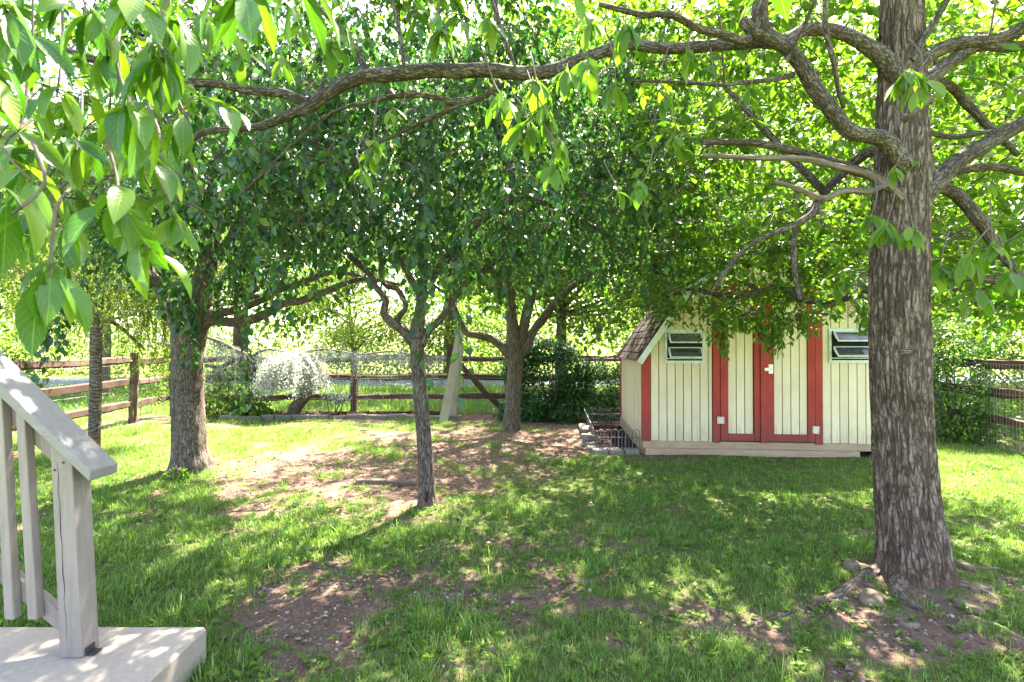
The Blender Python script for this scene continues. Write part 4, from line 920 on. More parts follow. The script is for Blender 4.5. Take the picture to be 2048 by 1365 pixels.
def bush(name, base, ells, n, size, mat, label, stems=8, tmpl=T_MID, cat='bush', tall=1.0, hi=None, key='', nind=0, cmat=None):
    b = np.array(base, float); e = empty(name, base, label, cat); st = WB(); lf = WB(); pos = []; dd = []
    for c, r, w in ells:
        c = b+np.array(c); q = ell(int(n*w), c, r, .3); pos.append(q)
        for k in range(max(2,int(stems*w))):
            t = ell(1, c, r)[0]; a = b+np.array([rng.normal(0,.08),rng.normal(0,.06),0]); pp = np.array([list(a)+[.012],list(a*.45+t*.55+np.array([0,0,.12*tall]))+[.008],list(t)+[.003]]); tube(st, smooth_path(pp,.08), 5, cap=False)
    st.build('stems', M_twig, e, True, 'stuff')
    pos = np.concatenate(pos); pos = pos[pos[:,2] > .03]; 
    g = fbm(pos[:,0]*3.1, pos[:,1]*3.1, pos[:,2]*3.1, 61, 3); pos = pos[g > .40]; m = len(pos)
    out = norm(pos-(b+np.array([0,0,.3]))[None]); d = out*.6+rng.normal(0,.6,(m,3))+np.array([0,0,-.35]); nn = out*.7+np.array([0,-.2,.6])+rng.normal(0,.4,(m,3))
    sz = size*(.55+.7*rng.random(m))
    if nind:
        o = np.argsort(pos[:,1]-sz*4); leaf_objects(e, pos[o[:nind]], d[o[:nind]], nn[o[:nind]], sz[o[:nind]], [leaf_me(key, hi, mat)]); o = o[nind:]; pos, d, nn, sz = pos[o], d[o], nn[o], sz[o]
    put_leaves(lf, pos, d, nn, sz, tmpl); lf.build('foliage', mat, e, True, 'stuff'); return e
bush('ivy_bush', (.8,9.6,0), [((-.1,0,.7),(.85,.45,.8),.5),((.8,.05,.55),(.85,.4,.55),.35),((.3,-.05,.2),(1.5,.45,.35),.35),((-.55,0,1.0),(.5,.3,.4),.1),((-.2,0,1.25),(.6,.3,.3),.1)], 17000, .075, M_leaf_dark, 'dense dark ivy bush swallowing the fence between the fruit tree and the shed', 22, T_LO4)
bush('climbing_bush', (XB(1905,7.6),7.6,0), [((-.12,0,.7),(.5,.6,.85),.6),((.1,.3,1.4),(.85,.5,.5),.45),((.25,-.3,.3),(.3,.4,.35),.15)], 7500, .06, M_leaf_mid, 'leafy climbing bush growing between the big trunk and the right fence', 18)
bush('back_shrub', (8.3,7.6,0), [((0,0,.9),(1.0,1.9,.9),.6),((-.2,1.0,1.6),(1.2,1.6,.6),.4),((-.6,-1.6,.6),(.4,1.0,.6),.2)], 9000, .075, M_leaf_far, 'loose sunlit shrub behind the right hand wire fence', 20)
bush('back_shrub', (6.3,10.6,0), [((0,0,1.2),(2.6,.9,1.0),1.0)], 8000, .08, M_leaf_far, 'pale shrub mass behind the shed corner and the climbing bush', 16)
bush('flowerbed_shrub', (XB(478,9.85),9.85,.06), [((0,0,.55),(.45,.22,.5),.6),((.25,0,.25),(.4,.2,.22),.3)], 1900, .06, M_leaf_mid, 'airy green shrub in the flower bed left of the silvery weeping tree', 10)
bush('flowerbed_shrub', (XB(425,9.8),9.8,.05), [((0,0,.2),(.35,.2,.3),1)], 900, .06, M_leaf_yellow, 'low yellow green plant at the left end of the flower bed', 6)
e = bush('hosta_plant', (XB(505,9.7),9.7,.06), [((0,0,.13),(.34,.14,.14),1)], 60, .24, M_leaf_mid, 'broad leaved plant at the edge of the flower bed', 5, T_MID, 'plant', hi=T_OV, key='hosta', nind=0)
bush('trunk_weed', (XB(352,5.15),5.15,.03), [((0,0,.07),(.13,.08,.08),1)], 120, .05, M_leaf_bright, 'little clump of weeds at the foot of the thick dark trunk', 5, T_MID, 'weed')
for px, y, lab in ((120,25,'rounded pale shrub across the road, left of the banded trunk'),(335,27,'rounded pale shrub across the road, right of the fence corner'),(600,26,'rounded pale shrub across the road above the silvery weeping tree'),(775,25,'rounded pale shrub across the road just left of the slender crabapple'),(940,26,'rounded pale shrub across the road right behind the leaning planks'),(-60,13,'pale shrub beyond the side fence nearest the stair railing'),(380,12.6,'rounded shrub beyond the fence behind the thick dark trunk'),(1010,30,'dark rounded shrub far across the meadow behind the planks'),(1235,26,'grey green shrub far across the meadow left of the shed')):
    bush('meadow_shrub', (XB(px,y),y,0), [((0,0,.7*y/14),(1.9*y/13,1,.8*y/14),1)], 4000, .1*y/13, M_leaf_far, lab, 6, T_LO)

# ---- silvery weeping tree and the trained weeping conifer
def silver():
    b = P(590,828,9.85); b[2] = .07; e = empty('weeping_tree', tuple(b), 'small silvery weeping tree with a crooked trunk in the flower bed', 'tree')
    p = path3([(588,836,9.85,13),(590,820,9.85,12.5),(600,805,9.85,12),(612,788,9.85,11),(604,765,9.85,9),(592,745,9.85,7),(585,725,9.85,6),(580,712,9.85,4)])
    mb = WB(); tube(mb, smooth_path(p,.03), 20, furrow(.005,5,4,3)); mb.build('trunk', M_bark_brown, e, True)
    mb = WB(); tube(mb, smooth_path(path3([(608,790,9.85,8),(618,770,9.85,7),(610,740,9.85,5),(600,715,9.85,3)]),.04), 10); mb.build('limb', M_bark_brown, e, True)
    t = WB(); lf = WB(); n = 560; a = rng.random(n)*6.283; c = P(588,722,9.85)
    p0 = c+rng.normal(0,.05,(n,3)); d0 = np.stack([np.cos(a)*1.0, np.sin(a)*.8, .45+.7*rng.random(n)], -1); L = .45+.55*rng.random(n)
    pts, ds = shoots(t, p0, d0, L*1.25, 16, 3.6+1.6*rng.random(n), .06, .003); t.build('twigs', M_twig, e, True, 'stuff')
    q = pts[:,2:].reshape(-1,3); q = np.repeat(q, 4, 0)+rng.normal(0,.018,(len(q)*4,3)); q = q[q[:,2]>.42+.25*vn(q[:,0]*6,0,0,3)]; m = len(q)
    put_leaves(lf, q, rng.normal(0,.5,(m,3))+np.array([0,0,-.8]), rng.normal(0,1,(m,3))+np.array([0,-.3,.5]), .028+.02*rng.random(m), T_LO, .7); lf.build('crown', M_silver, e, False, 'stuff')
silver()
def cedar():
    b = P(492,832,9.95); b[2]=.06; e = empty('weeping_cedar', tuple(b), 'blue grey weeping cedar trained along the back fence with curtains of drooping strands', 'tree')
    mb = WB(); tube(mb, smooth_path(path3([(497,838,9.95,9),(499,780,9.95,8),(505,735,9.95,8),(500,712,9.95,7)]),.04), 14, furrow(.006,5,4,8)); mb.build('trunk', M_bark_far, e, True)
    limbs = [[(500,715,9.95,5),(470,700,9.95,4),(440,685,9.95,4),(415,676,9.95,3)], [(500,716,9.95,5),(535,700,9.95,2.5),(590,708,9.95,2),(650,700,9.95,2),(720,710,9.95,1.8),(780,704,9.95,1.5),(840,712,9.95,1.2),(880,716,9.95,1)],[(500,714,9.95,6),(470,720,9.9,5),(440,735,9.9,4),(410,730,9.9,3)]]
    src = []
    for l in limbs:
        pp = smooth_path(path3(l), .04); mb = WB(); tube(mb, pp, 8); mb.build('limb', M_bark_far, e, True); src.append(pp[:,:3])
    src = np.concatenate(src); n = 620; t = WB(); lf = WB(); p0 = src[rng.integers(0,len(src),n)]+rng.normal(0,1,(n,3))*np.array([.04,.07,.05])
    L = (.18+.8*rng.random(n)**1.3)*(.5+.9*vn(p0[:,0]*3,0,0,6)); pts, ds = shoots(t, p0, np.stack([rng.normal(0,.6,n),rng.normal(0,.5,n),rng.normal(.1,.3,n)],-1), L, 12, np.full(n,6.), .06, .0025)
    t.build('twigs', M_twig, e, True, 'stuff'); q = np.repeat(pts[:,2:].reshape(-1,3), 3, 0); q = q+rng.normal(0,.014,q.shape); m = len(q)
    put_leaves(lf, q, rng.normal(0,.5,(m,3))+np.array([0,0,-.6]), rng.normal(0,1,(m,3)), .03+.015*rng.random(m), T_LO, .5); lf.build('crown', M_bluegreen, e, False, 'stuff')
    bush('dwarf_conifer', (XB(672,9.8),9.8,.06), [((0,0,.35),(.3,.15,.14),1)], 900, .035, M_bluegreen, 'small blue grey conifer cushion right of the silvery weeping tree', 5, T_LO)
cedar()

# ------------------------------------------------------------ fences
def hewn(p0, p1, h, w, name, mat, parent, taper=.75, seed=0):
    """split rail: an uneven five-sided bar that thins at its ends"""
    p0, p1 = np.array(p0,float), np.array(p1,float); b = np.array(parent.location); n = 26; t = np.linspace(0,1,n)
    ax = norm((p1-p0)[None])[0]; L = np.linalg.norm(p1-p0); up = np.array([0,0,1.]); sd = norm(np.cross(ax, up)[None])[0]; up = np.cross(sd, ax)
    prof = np.array([(-.5,-.42),(.05,-.5),(.5,-.35),(.46,.3),(.1,.5),(-.45,.38)]); g = np.random.default_rng(seed); prof += g.normal(0,.06,prof.shape); m = len(prof)
    e = 1-(1-taper)*np.clip(1-np.minimum(t,1-t)*9,0,1); sag = (vn(t*3+seed*5,0,0,2)-.5)*.035+(vn(t*9+seed*3,0,0,5)-.5)*.012
    V = np.zeros((n,m,3))
    for k in range(m):
        r = 1+(vn(t*L*7+k*7,seed,0,9)-.5)*.28
        V[:,k] = p0+ax*(t*L)[:,None]+sd*(prof[k,0]*w*e*r)[:,None]+up*(prof[k,1]*h*e*r+sag)[:,None]
    mb = MB(); i = np.arange(n-1)[:,None]*m; j = np.arange(m)[None,:]; j2=(j+1)%m
    mb.add((V-b).reshape(-1,3), np.stack([i+j,i+j2,i+m+j2,i+m+j],-1).reshape(-1,4))
    for kk, rev in ((0,True),(n-1,False)):
        ring = V[kk]-b; c = ring.mean(0); ff = [(a_,(a_+1)%m,m) for a_ in range(m)]; mb.add(np.concatenate([ring,[c]]), np.array([x[::-1] for x in ff] if rev else ff))
    return mb.build(name, mat, parent)
def fpost(p, h, parent, w=.125, seed=0, name='post'):
    p = np.array(p, float); return hewn(p-np.array([0,0,.1]), p+np.array([.0+(seed%3-1)*.012,0.,h]), w, w*.95, name, M_post, parent, 1.0, seed+40)
def wires(parent, a, b, z0, z1, dx, zs, mat, off, wr=.0013):
    a, b = np.array(a,float), np.array(b,float); L = np.linalg.norm(b-a); ax = (b-a)/L; mb = WB(); n = int(L/dx)
    def w(p, q, r=wr):
        k = 6; t = np.linspace(0,1,k)[:,None]; path = np.concatenate([p*(1-t)+q*t+rng.normal(0,.0025,(k,3)), np.full((k,1), r)], 1); tube(mb, path, 3, cap=False)
    for i in range(n+1):
        q = a+ax*i*dx+off; w(q+np.array([0,0,z0]), q+np.array([0,0,z1]))
    for z in zs: 
        m = max(1,int(L/2)); 
        for i in range(m): w(a+ax*L*i/m+off+np.array([0,0,z]), a+ax*L*(i+1)/m+off+np.array([0,0,z]))
    mb.build('wire_mesh', mat, parent, False, 'stuff')
def fence(label, pts, zs, skip=(), mat=M_wire, off=(0,-.09,0), braces=(), h=1.27, dx=.05, rail=.12, sd=0, hs=None, wr=.0013):
    e = empty('split_rail_fence', (pts[0][0],pts[0][1],0), label, 'fence')
    for i, p in enumerate(pts):
        if i in skip: continue
        fpost((p[0],p[1],0), h if not hs else hs[i], e, seed=i+sd)
    for i in range(len(pts)-1):
        a, b = np.array(pts[i]), np.array(pts[i+1]); d = (b-a)/np.linalg.norm(b-a)*.05
        for k, z in enumerate(zs):
            dz0, dz1 = random.uniform(-.015,.015), random.uniform(-.015,.015)
            hewn((a[0]-d[0],a[1]-d[1]+.03*(k%2),z+dz0),(b[0]+d[0],b[1]+d[1],z+dz1), rail, .07, 'rail', M_rail, e, .6, i*5+k+sd)
        wires(e, (a[0],a[1],0), (b[0],b[1],0), .02, 1.16, dx, [.04,.14,.24,.34,.46,.6,.75,.9,1.05,1.15], mat, np.array(off), wr)
    for a, b in braces: hewn(a, b, .1, .07, 'brace', M_rail, e, .9, 77)
    return e
fence('long brown back fence of three split rails behind the weeping trees', [(-6.75,10.25),(-5.0,10.2),(-3.15,10.22),(-1.23,10.2)], (.37,.76,1.14), hs=[1.3,.8,1.2,1.42], braces=(), sd=0, rail=.11)
fence('brown split rail fence with a diagonal brace, running from the leaning planks to the shed', [(-1.15,10.32),(.95,10.2),(3.0,10.2),(4.9,10.25)], (.37,.76,1.14), braces=[((-1.1,10.2,1.08),(-.2,10.18,.15))], sd=30, hs=[1.1,1.2,1.2,1.2], rail=.11, skip=(0,))
fence('left side fence of sun speckled split rails behind the stair railing', [(-6.15,3.2),(-6.45,6.0),(-6.72,9.1),(-6.8,10.1)], (.37,.76,1.14), off=(-.09,0,0), sd=60, hs=[1.2,1.2,1.27,1.2], rail=.12, skip=(3,))
fence('right side fence of reddish split rails faced with welded wire', [(6.35,4.1),(6.62,6.6),(6.8,8.3),(6.95,10.0)], (.38,.77,1.15), mat=M_wire_pink, off=(-.085,0,0), sd=90, rail=.13, dx=.05, wr=.0022)

# leaning planks
def plank(a, b, w, t, label, seed, yaw=0):
    a, b = np.array(a,float), np.array(b,float); e = b-a; L = np.linalg.norm(e); ax = e/L; sd = norm(np.cross(ax,(math.sin(yaw),-math.cos(yaw),0))[None])[0]; nn = np.cross(sd,ax); n = 18; ts = np.linspace(0,1,n)
    V = np.zeros((n,4,3))
    for k,(u,v) in enumerate(((-.5,-.5),(.5,-.5),(.5,.5),(-.5,.5))):
        V[:,k] = ax*(ts*L)[:,None]+sd*(u*w*(1+(vn(ts*11+k*3,seed,0,4)-.5)*.1))[:,None]+nn*v*t
    V[-1,0] -= ax*.05; V[-1,3] -= ax*.05
    mb = MB(); m=4; i = np.arange(n-1)[:,None]*m; j = np.arange(m)[None,:]; mb.add(V.reshape(-1,3), np.stack([i+j,i+(j+1)%m,i+m+(j+1)%m,i+m+j],-1).reshape(-1,4))
    mb.add(V[0],[(3,2,1,0)]); mb.add(V[-1],[(0,1,2,3)])
    o = mb.build('leaning_plank', M_plank, None, loc=tuple(a)); tag(o, label, 'plank'); return o
def Pg(px, py, D, z=None):
    p = P(px,py,D); 
    if z is not None: p[2] = z
    return p
plank(Pg(886,852,9.2,0.0), P(925,645,10.08), .15, .035, 'weathered greenish plank leaning on the corner post, standing furthest left and nearest', 1, .2)
plank(Pg(905,845,9.75,0.02), P(922,690,10.05), .13, .035, 'shorter weathered plank tucked behind the other at the corner post', 2, -.2)

# ------------------------------------------------------------ shed
SH = empty('garden_shed', (1.663,6.53,0), 'cream and red garden shed with double doors, louvred windows and a gambrel roof', 'shed', rz=R(-5))
WW, DD = 3.04, 2.2
ZB, ZE = .195, 1.27
def roofz(x):
    d = np.minimum(x, WW-x); return np.where(d < .6, ZE+d*1.48, ZE+.888+(d-.6)*.5)
def bd(name, mat, x0, x1, y0, y1, z0, z1, b=.004, parent=SH, kind=None):
    mb = MB(); mb.box(x0,x1,y0,y1,z0,z1,b); return mb.build(name, mat, parent, kind=kind)
def board_front(x0, x1, z0, zt=None, mat=M_cream, y0=-.012, y1=.0, name='siding_board', parent=SH):
    za, zb = (float(roofz(x0)), float(roofz(x1))) if zt is None else (zt, zt)
    mid = None
    v = [(x0,y0,z0),(x1,y0,z0),(x1,y0,zb),(x0,y0,za),(x0,y1,z0),(x1,y1,z0),(x1,y1,zb),(x0,y1,za)]
    mb = MB(); mb.poly(v, [(0,1,2,3),(5,4,7,6),(4,0,3,7),(1,5,6,2),(3,2,6,7),(4,5,1,0)]); return mb.build(name, mat, parent)
# backing walls
xs = [0,.6,WW/2,WW-.6,WW]
v=[]; 
for yy in (.002,.02):
    v += [(0,yy,ZB),(WW,yy,ZB)]+[(x,yy,float(roofz(x))) for x in reversed(xs)]
mb = MB(); mb.poly(v, [tuple(range(0,7)), tuple(range(13,6,-1))]); mb.build('wall', M_backing, SH)
mb = MB(); mb.poly([(x,y+DD,z) for x,y,z in v], [tuple(range(0,7)), tuple(range(13,6,-1))]); mb.build('wall', M_cream, SH)
bd('wall', M_backing, .012,.03,.03,DD-.01,ZB,ZE, 0); bd('wall', M_backing, WW-.03,WW-.012,.03,DD-.01,ZB,ZE, 0)
cx = WW/2; pitch = .1016; gap = .010
win = [(.27,.77,1.175,1.60),(WW-.79,WW-.29,1.185,1.61)]
def sidrun(x0, x1):
    x = x0
    while x < x1-.015:
        xe = min(x+pitch, x1)
        if xe-x > .03: board_front(x+gap/2, xe-gap/2, ZB+random.uniform(-.002,.002))
        x = xe
dl, dr = .955, WW-.955          # door opening edges
sidrun(.10, dl-.095); sidrun(dr+.095, WW-.10)
DT = 2.08
bd('header_board', M_red, dl-.0, dr+.0, -.024,-.001, DT+.005, DT+.09)
x = dl
while x < dr-.01:
    board_front(x+gap/2, x+pitch-gap/2 if x+pitch<dr else dr-gap/2, DT+.095); x += pitch
# corner and jamb boards
board_front(0-.012,.095, ZB-.005, mat=M_red, y0=-.028, y1=-.0, name='corner_board'); board_front(WW-.095,WW+.012, ZB-.005, mat=M_red, y0=-.028, y1=-.0, name='corner_board')
bd('jamb_board', M_red, dl-.09,dl-.004,-.030,-.001,ZB-.015,DT+.1); bd('jamb_board', M_red, dr+.004,dr+.09,-.030,-.001,ZB-.02,DT+.1)
# doors
def door(x0, x1, sl, sr):
    d = bpy.data.objects.new('door', None); COL.objects.link(d); d.parent = SH; d.location = (0,0,0)
    a, b = x0+sl, x1-sr
    for p in ((x0,a),(b,x1)): bd('door_stile', M_red, p[0],p[1],-.036,-.006,ZB+.012,DT, parent=d)
    bd('door_rail', M_red, a+.001,b-.001,-.034,-.007,ZB+.014,ZB+.105, parent=d); bd('door_rail', M_red, a+.001,b-.001,-.034,-.007,DT-.09,DT, parent=d)
    x = a
    while x < b-.01:
        xe = min(x+pitch,b); board_front(x+gap/2,xe-gap/2,ZB+.105,DT-.092,y0=-.019,y1=-.009,parent=d); x = xe
    bd('door_panel', M_backing, a,b,-.008,-.004,ZB+.1,DT-.09,0,parent=d); return d
mid0 = cx-.085
d1 = door(dl, mid0-.004, .092, .07); d2 = door(mid0+.0, dr, .165, .088)
bd('astragal_board', M_red, mid0-.003, mid0+.075, -.052,-.037, ZB+.0, DT, parent=d2)
def plate(name, parent, x, z, w, h, leafs=True, tilt=0):
    M = Matrix.Translation((x,-.0405 if leafs else -.0545,z)) @ Matrix.Rotation(tilt,4,'Y')
    mb = MB()
    for s_ in ((-1,1) if leafs else (0,)):
        cx_ = s_*w*.26; mb.box(cx_-w*(.23 if leafs else .5),cx_+w*(.23 if leafs else .5),-.0035,.0035,-h/2,h/2,.001,M)
    if leafs: mb.box(-w*.05,w*.05,-.006,.002,-h/2,h/2,.002,M)
    o = mb.build(name, M_zinc, parent); s = MB()
    for sx in (-1,1):
        for sz in (-1,0,1):
            if not leafs and sz == 0: continue
            q = M @ Vector((sx*w*.33,-.0045,sz*h*.32)); s.box(q.x-.0045,q.x+.0045,q.y-.0012,q.y,q.z-.0045,q.z+.0045)
    s.build('screw', M_hole, o, kind='stuff')
plate('hinge', SH, dl-.002, ZB+.27, .088, .085); plate('hinge', SH, dr+.003, ZB+.165, .08, .09, tilt=.06)
plate('hinge', SH, dl-.002, 1.9, .088, .085); plate('hinge', SH, dr+.003, 1.88, .08, .09)
la = bd('latch', M_zinc, mid0+.095,mid0+.150,-.043,-.037,1.05,1.165,.001, parent=SH); bd('hasp', M_zinc, mid0+.04,mid0+.112,-.062,-.053,1.085,1.125,.002, parent=la); bd('staple', M_hole, mid0+.105,mid0+.122,-.056,-.046,1.098,1.113,.001, parent=la)
# louvred windows: boards run on behind, a thin dark sheet stands in for inner shade
for k, (x0,x1,z0,z1) in enumerate(win):
    w = bpy.data.objects.new('window', None); COL.objects.link(w); w.parent = SH
    bd('window_shade_sheet', M_dark, x0+.03,x1-.03,-.0165,-.0135,z0+.03,z1-.03,0,parent=w)
    mb = MB(); f = .034
    for q in ((x0,x1,z0,z0+f),(x0,x1,z1-f,z1),(x0,x0+f,z0+f,z1-f),(x1-f,x1,z0+f,z1-f)): mb.box(q[0],q[1],-.030,-.0125,q[2],q[3],.002)
    mb.box(x0+f,x1-f,-.026,-.018,z0+f+.02,z0+f+.032)
    fr = mb.build('frame', M_mint, w)
    s = MB()
    for (u,vv) in ((x0+.01,z0+.2),(x0+.2,z0+.012),(x1-.15,z0+.012),(x0+.01,z0+.06),(x0+.18,z1-.012),(x1-.18,z1-.012)): s.box(u-.004,u+.004,-.0312,-.0298,vv-.004,vv+.004)
    s.build('screw', M_hole, fr, kind='stuff')
    for j in (0,1):
        hz = z1-f-.005-j*.185; hh = .165; ang = R(38 if k == 0 else 42); M = Matrix.Translation((x0+f+.012,-.034,hz)) @ Matrix.Rotation(-ang,4,'X')
        wd = x1-x0-2*f-.024+.0; t = .016; mb = MB()
        for q in ((0,wd,-hh,-hh+t),(0,wd,-t,0),(0,t,-hh+t,-t),(wd-t,wd,-hh+t,-t)): mb.box(q[0],q[1],-.008,.002,q[2],q[3],.001,M)
        sash = mb.build('sash', M_alu, w); mb = MB(); mb.box(t,wd-t,-.005,-.002,-hh+t,-t,0,M); mb.build('pane', M_glass, sash)
        mb = MB(); mb.box(-.006,.004,-.002,.05 if False else .004,-hh*.75,-.02,0,M); mb.build('arm', M_alu, sash)
# side wall boards, rear corner, frieze
y = .03
while y < DD-.08:
    ye = min(y+pitch, DD-.08)
    bd('siding_board', M_cream, .0,.0115,y+gap/2,ye-gap/2,ZB+random.uniform(-.006,.004),ZE-.05,0); bd('siding_board', M_cream, WW-.0115,WW,y+gap/2,ye-gap/2,ZB,ZE-.05,0); y = ye
bd('corner_board', M_red, -.014,.0,DD-.08,DD,ZB,ZE-.01); bd('corner_board', M_red, -.013,-.0005,-.0,.028,ZB,ZE+.0); bd('corner_board', M_red, WW,WW+.013,0,.09,ZB,ZE-.01)
bd('eave_board', M_tan, -.012,.0,.03,DD-.082,ZE-.048,ZE+.0); bd('eave_board', M_tan, WW,WW+.012,.092,DD,ZE-.048,ZE)
# timber base
bd('base_beam', M_tan, -.0,WW,-.018,.07,.1,.192,.006); bd('base_beam', M_tan, .03,WW-.42,-.012,.07,-.03,.098,.006); bd('base_beam', M_tan, -.016,.05,.072,DD,.1,.19,.006); bd('base_beam', M_tan, -.008,.05,.075,DD,-.03,.096,.006)
bd('base_beam', M_tan, WW-.05,WW+.01,.072,DD,-.03,.19,.006); bd('base_beam', M_dark, .06,WW-.06,.3,.34,-.02,.19,0)  # the dark last piece is a strip standing in for shade underneath
# roof slabs with shingles
sl1 = math.hypot(.6+.05,(.6+.05)*1.48); a1 = math.atan(1.48); sl2 = math.hypot(WW/2-.6,(WW/2-.6)*.5)+.0; a2 = math.atan(.5)
sh_mb = MB(); sh_mb.box(0,.145,0,.27,-.004,.006,0); sh_me = sh_mb.mesh('shingle'); sh_me.materials.append(M_shingle)
for side in (0,1):
    base = Matrix.Translation((-.05,-.10,ZE-.05*1.48)) @ Matrix.Rotation(-a1,4,'Y') if side == 0 else Matrix.Translation((WW+.05,-.10,ZE-.05*1.48)) @ Matrix.Rotation(-(math.pi-a1),4,'Y')
    sgn = 1 if side == 0 else -1
    mb = MB(); z0, z1 = (.003,.022) if side == 0 else (-.022,-.003); mb.box(0,sl1,0.02,DD+.18,z0,z1,0,base); mb.build('roof_panel', M_tan, SH)
    for r_ in range(9):
        for c_ in range(11):
            y0 = c_*.262-(r_%2)*.13; 
            if y0 < -.02: y0 = 0.0
            M = base @ Matrix.Translation((r_*.122-.01,y0+.005+random.uniform(-.003,.003),sgn*(.034+random.uniform(0,.004)))) @ Matrix.Rotation(sgn*R(2.5),4,'Y')
            if y0+.26 > DD+.24: continue
            ref('shingle', sh_me, SH, M)
    e0 = (.6,ZE+.888) if side == 0 else (WW-.6,ZE+.888)
    base2 = Matrix.Translation((e0[0],-.10,e0[1])) @ Matrix.Rotation(-a2 if side==0 else -(math.pi-a2),4,'Y')
    mb = MB(); mb.box(-.02,sl2,.02,DD+.18,z0,z1,0,base2); mb.build('roof_panel', M_tan, SH)
    mb = MB()
    for r_ in range(8):
        for c_ in range(10):
            M = base2 @ Matrix.Translation((r_*.128-.03,c_*.28+random.uniform(-.004,.004),sgn*.032)) @ Matrix.Rotation(sgn*R(2.5),4,'Y'); mb.box(0,.15,0,.272,-.004,.006,0,M)
    mb.build('shingles', M_shingle, SH, kind='stuff')
    mb = MB(); b_ = base @ Matrix.Translation((0,0,0)); mb.box(-.015,sl1+.005,-.0,.019,(-.045 if side==0 else -.03),(.03 if side==0 else .045),.003,b_); mb.build('barge_board', M_mint, SH)
    mb = MB(); mb.box(-.01,sl2,-.0,.018,(-.045 if side==0 else -.03),(.03 if side==0 else .045),.003,base2); mb.build('barge_board', M_mint, SH)

# ------------------------------------------------------------ hoop edging and blocks by the shed
def hoops(a, b, n, label, lean=0.0, h=.27, cut=0):
    a, b = np.array(a,float), np.array(b,float); e = empty('hoop_edging', tuple(a), label, 'garden edging', 'hooped wire edging round the mulch bed beside the shed'); L = np.linalg.norm(b-a); ax = (b-a)/L; nn = np.array([-ax[1],ax[0],0]); w = L/n
    ln = nn*lean
    def q(u,z): return a+ax*u+np.array([0,0,z])+ln*z
    for k in range(n):
        u0, u1 = k*w+w*.04, (k+1)*w-w*.04; r = (u1-u0)/2; hz = h-r
        pp = [list(q(u0,0))+[.0045], list(q(u0,hz))+[.0045]]+[list(q(u0+r-r*math.cos(t),hz+r*math.sin(t)))+[.0045] for t in np.linspace(.3,math.pi-.3,7)]+[list(q(u1,hz))+[.0045],list(q(u1,0))+[.0045]]
        mb = WB(); tube(mb, np.array(pp), 6); mb.build('hoop', M_hoop, e, True)
        mb = WB(); tube(mb, np.array([list(q(u0+r,0))+[.004],list(q(u0+r,hz*.98))+[.004],list(q(u0+r,hz+.02))+[.001]]), 6); mb.build('picket', M_hoop, e, True)
    for z in (.03,.17): mb = WB(); tube(mb, np.array([list(q(0,z))+[.0045],list(q(L,z))+[.0045]]), 6); mb.build('crossbar', M_hoop, e, True)
yb = 6.75
hoops((1.10,6.62,.05),(1.64,6.60,.05),6,'row of grey wire hoops at the front of the mulch bed beside the shed',-.1)
hoops((1.13,6.70,.05),(1.30,8.75,.05),17,'long side row of grey wire hoops running back along the mulch bed',.25)
hoops((1.28,8.8,.05),(1.88,8.85,.05),6,'rear row of grey wire hoops at the back of the mulch bed',0)
def block(name, c, sz, rz, mat, label, cat, group=None, b=.012, tilt=0):
    mb = MB(); mb.box(-sz[0]/2,sz[0]/2,-sz[1]/2,sz[1]/2,0,sz[2],b); o = mb.build(name, mat, None); o.location = c; o.rotation_euler = (tilt,0,rz); return tag(o,label,cat,group)
GB = 'concrete edging blocks round the mulch bed'
for i in range(3): block('edging_block',(1.12+.2*i,6.53,0),(.19,.12,.085),R(random.uniform(-4,4)),M_block,['concrete block at the left front corner of the mulch bed','middle concrete block under the front row of wire hoops','concrete block against the shed corner, under the wire hoops'][i],'block',GB)
labs = ['front','second','third','fourth','fifth','sixth','seventh','eighth']
for i in range(8): block('edging_block',(1.045+.018*i,6.72+.26*i,0),(.12,.23,.09),R(random.uniform(-14,14)),M_block,'%s block from the front in the line left of the wire hoops' % labs[i],'block',GB,tilt=R(random.uniform(-4,4)))
block('edging_block',(1.05,7.1,.09),(.12,.2,.08),R(24),M_block,'loose concrete block lying on top of the line left of the wire hoops','block',GB); block('edging_block',(1.10,7.75,.09),(.12,.22,.08),R(-18),M_block,'tilted concrete block on top of the rear half of the block line','block',GB,tilt=R(9))
# bed edging along the back
ed = empty('bed_edging', (-5.4,9.58,0), 'low row of stone edging blocks along the front of the back flower bed', 'garden edging')
x = -5.45; k = 0
while x < -1.2:
    w = random.uniform(.26,.42); mb = WB(); M = Matrix.Translation((x+w/2,9.58+.05*math.sin(x*1.7),0)) @ Matrix.Rotation(R(random.uniform(-5,5)),4,'Z'); mb.box(-w/2+.006,w/2-.006,-.06,.06,-.03,random.uniform(.085,.115),.01,M); mb.build('edging_stone', M_block, ed); x += w; k += 1
# half buried logs
def log(c, L, r, rz, label):
    n = 16; p = np.stack([np.linspace(-L/2,L/2,n), .015*np.sin(np.linspace(0,4,n)), np.zeros(n), np.full(n,r)],-1); mb = MB(); tube(mb, p, 14, lambda th,ss,rr: rr*.35*(vn(np.cos(th)*1.5,np.sin(th)*1.5,ss*5,8)-.5)+rr*.12*(vn(np.cos(th)*6,np.sin(th)*6,ss*3,8)-.5)); o = mb.build('log', M_log, None, True); o.location = c; o.rotation_euler.z = rz; tag(o,label,'log')
log((XB(762,5.15),5.15,.025),.5,.035,R(-3),'long grey edging log lying left of the slender crabapple'); log((XB(812,5.1),5.1,.03),.22,.035,R(4),'short grey edging log touching the slender crabapple trunk')

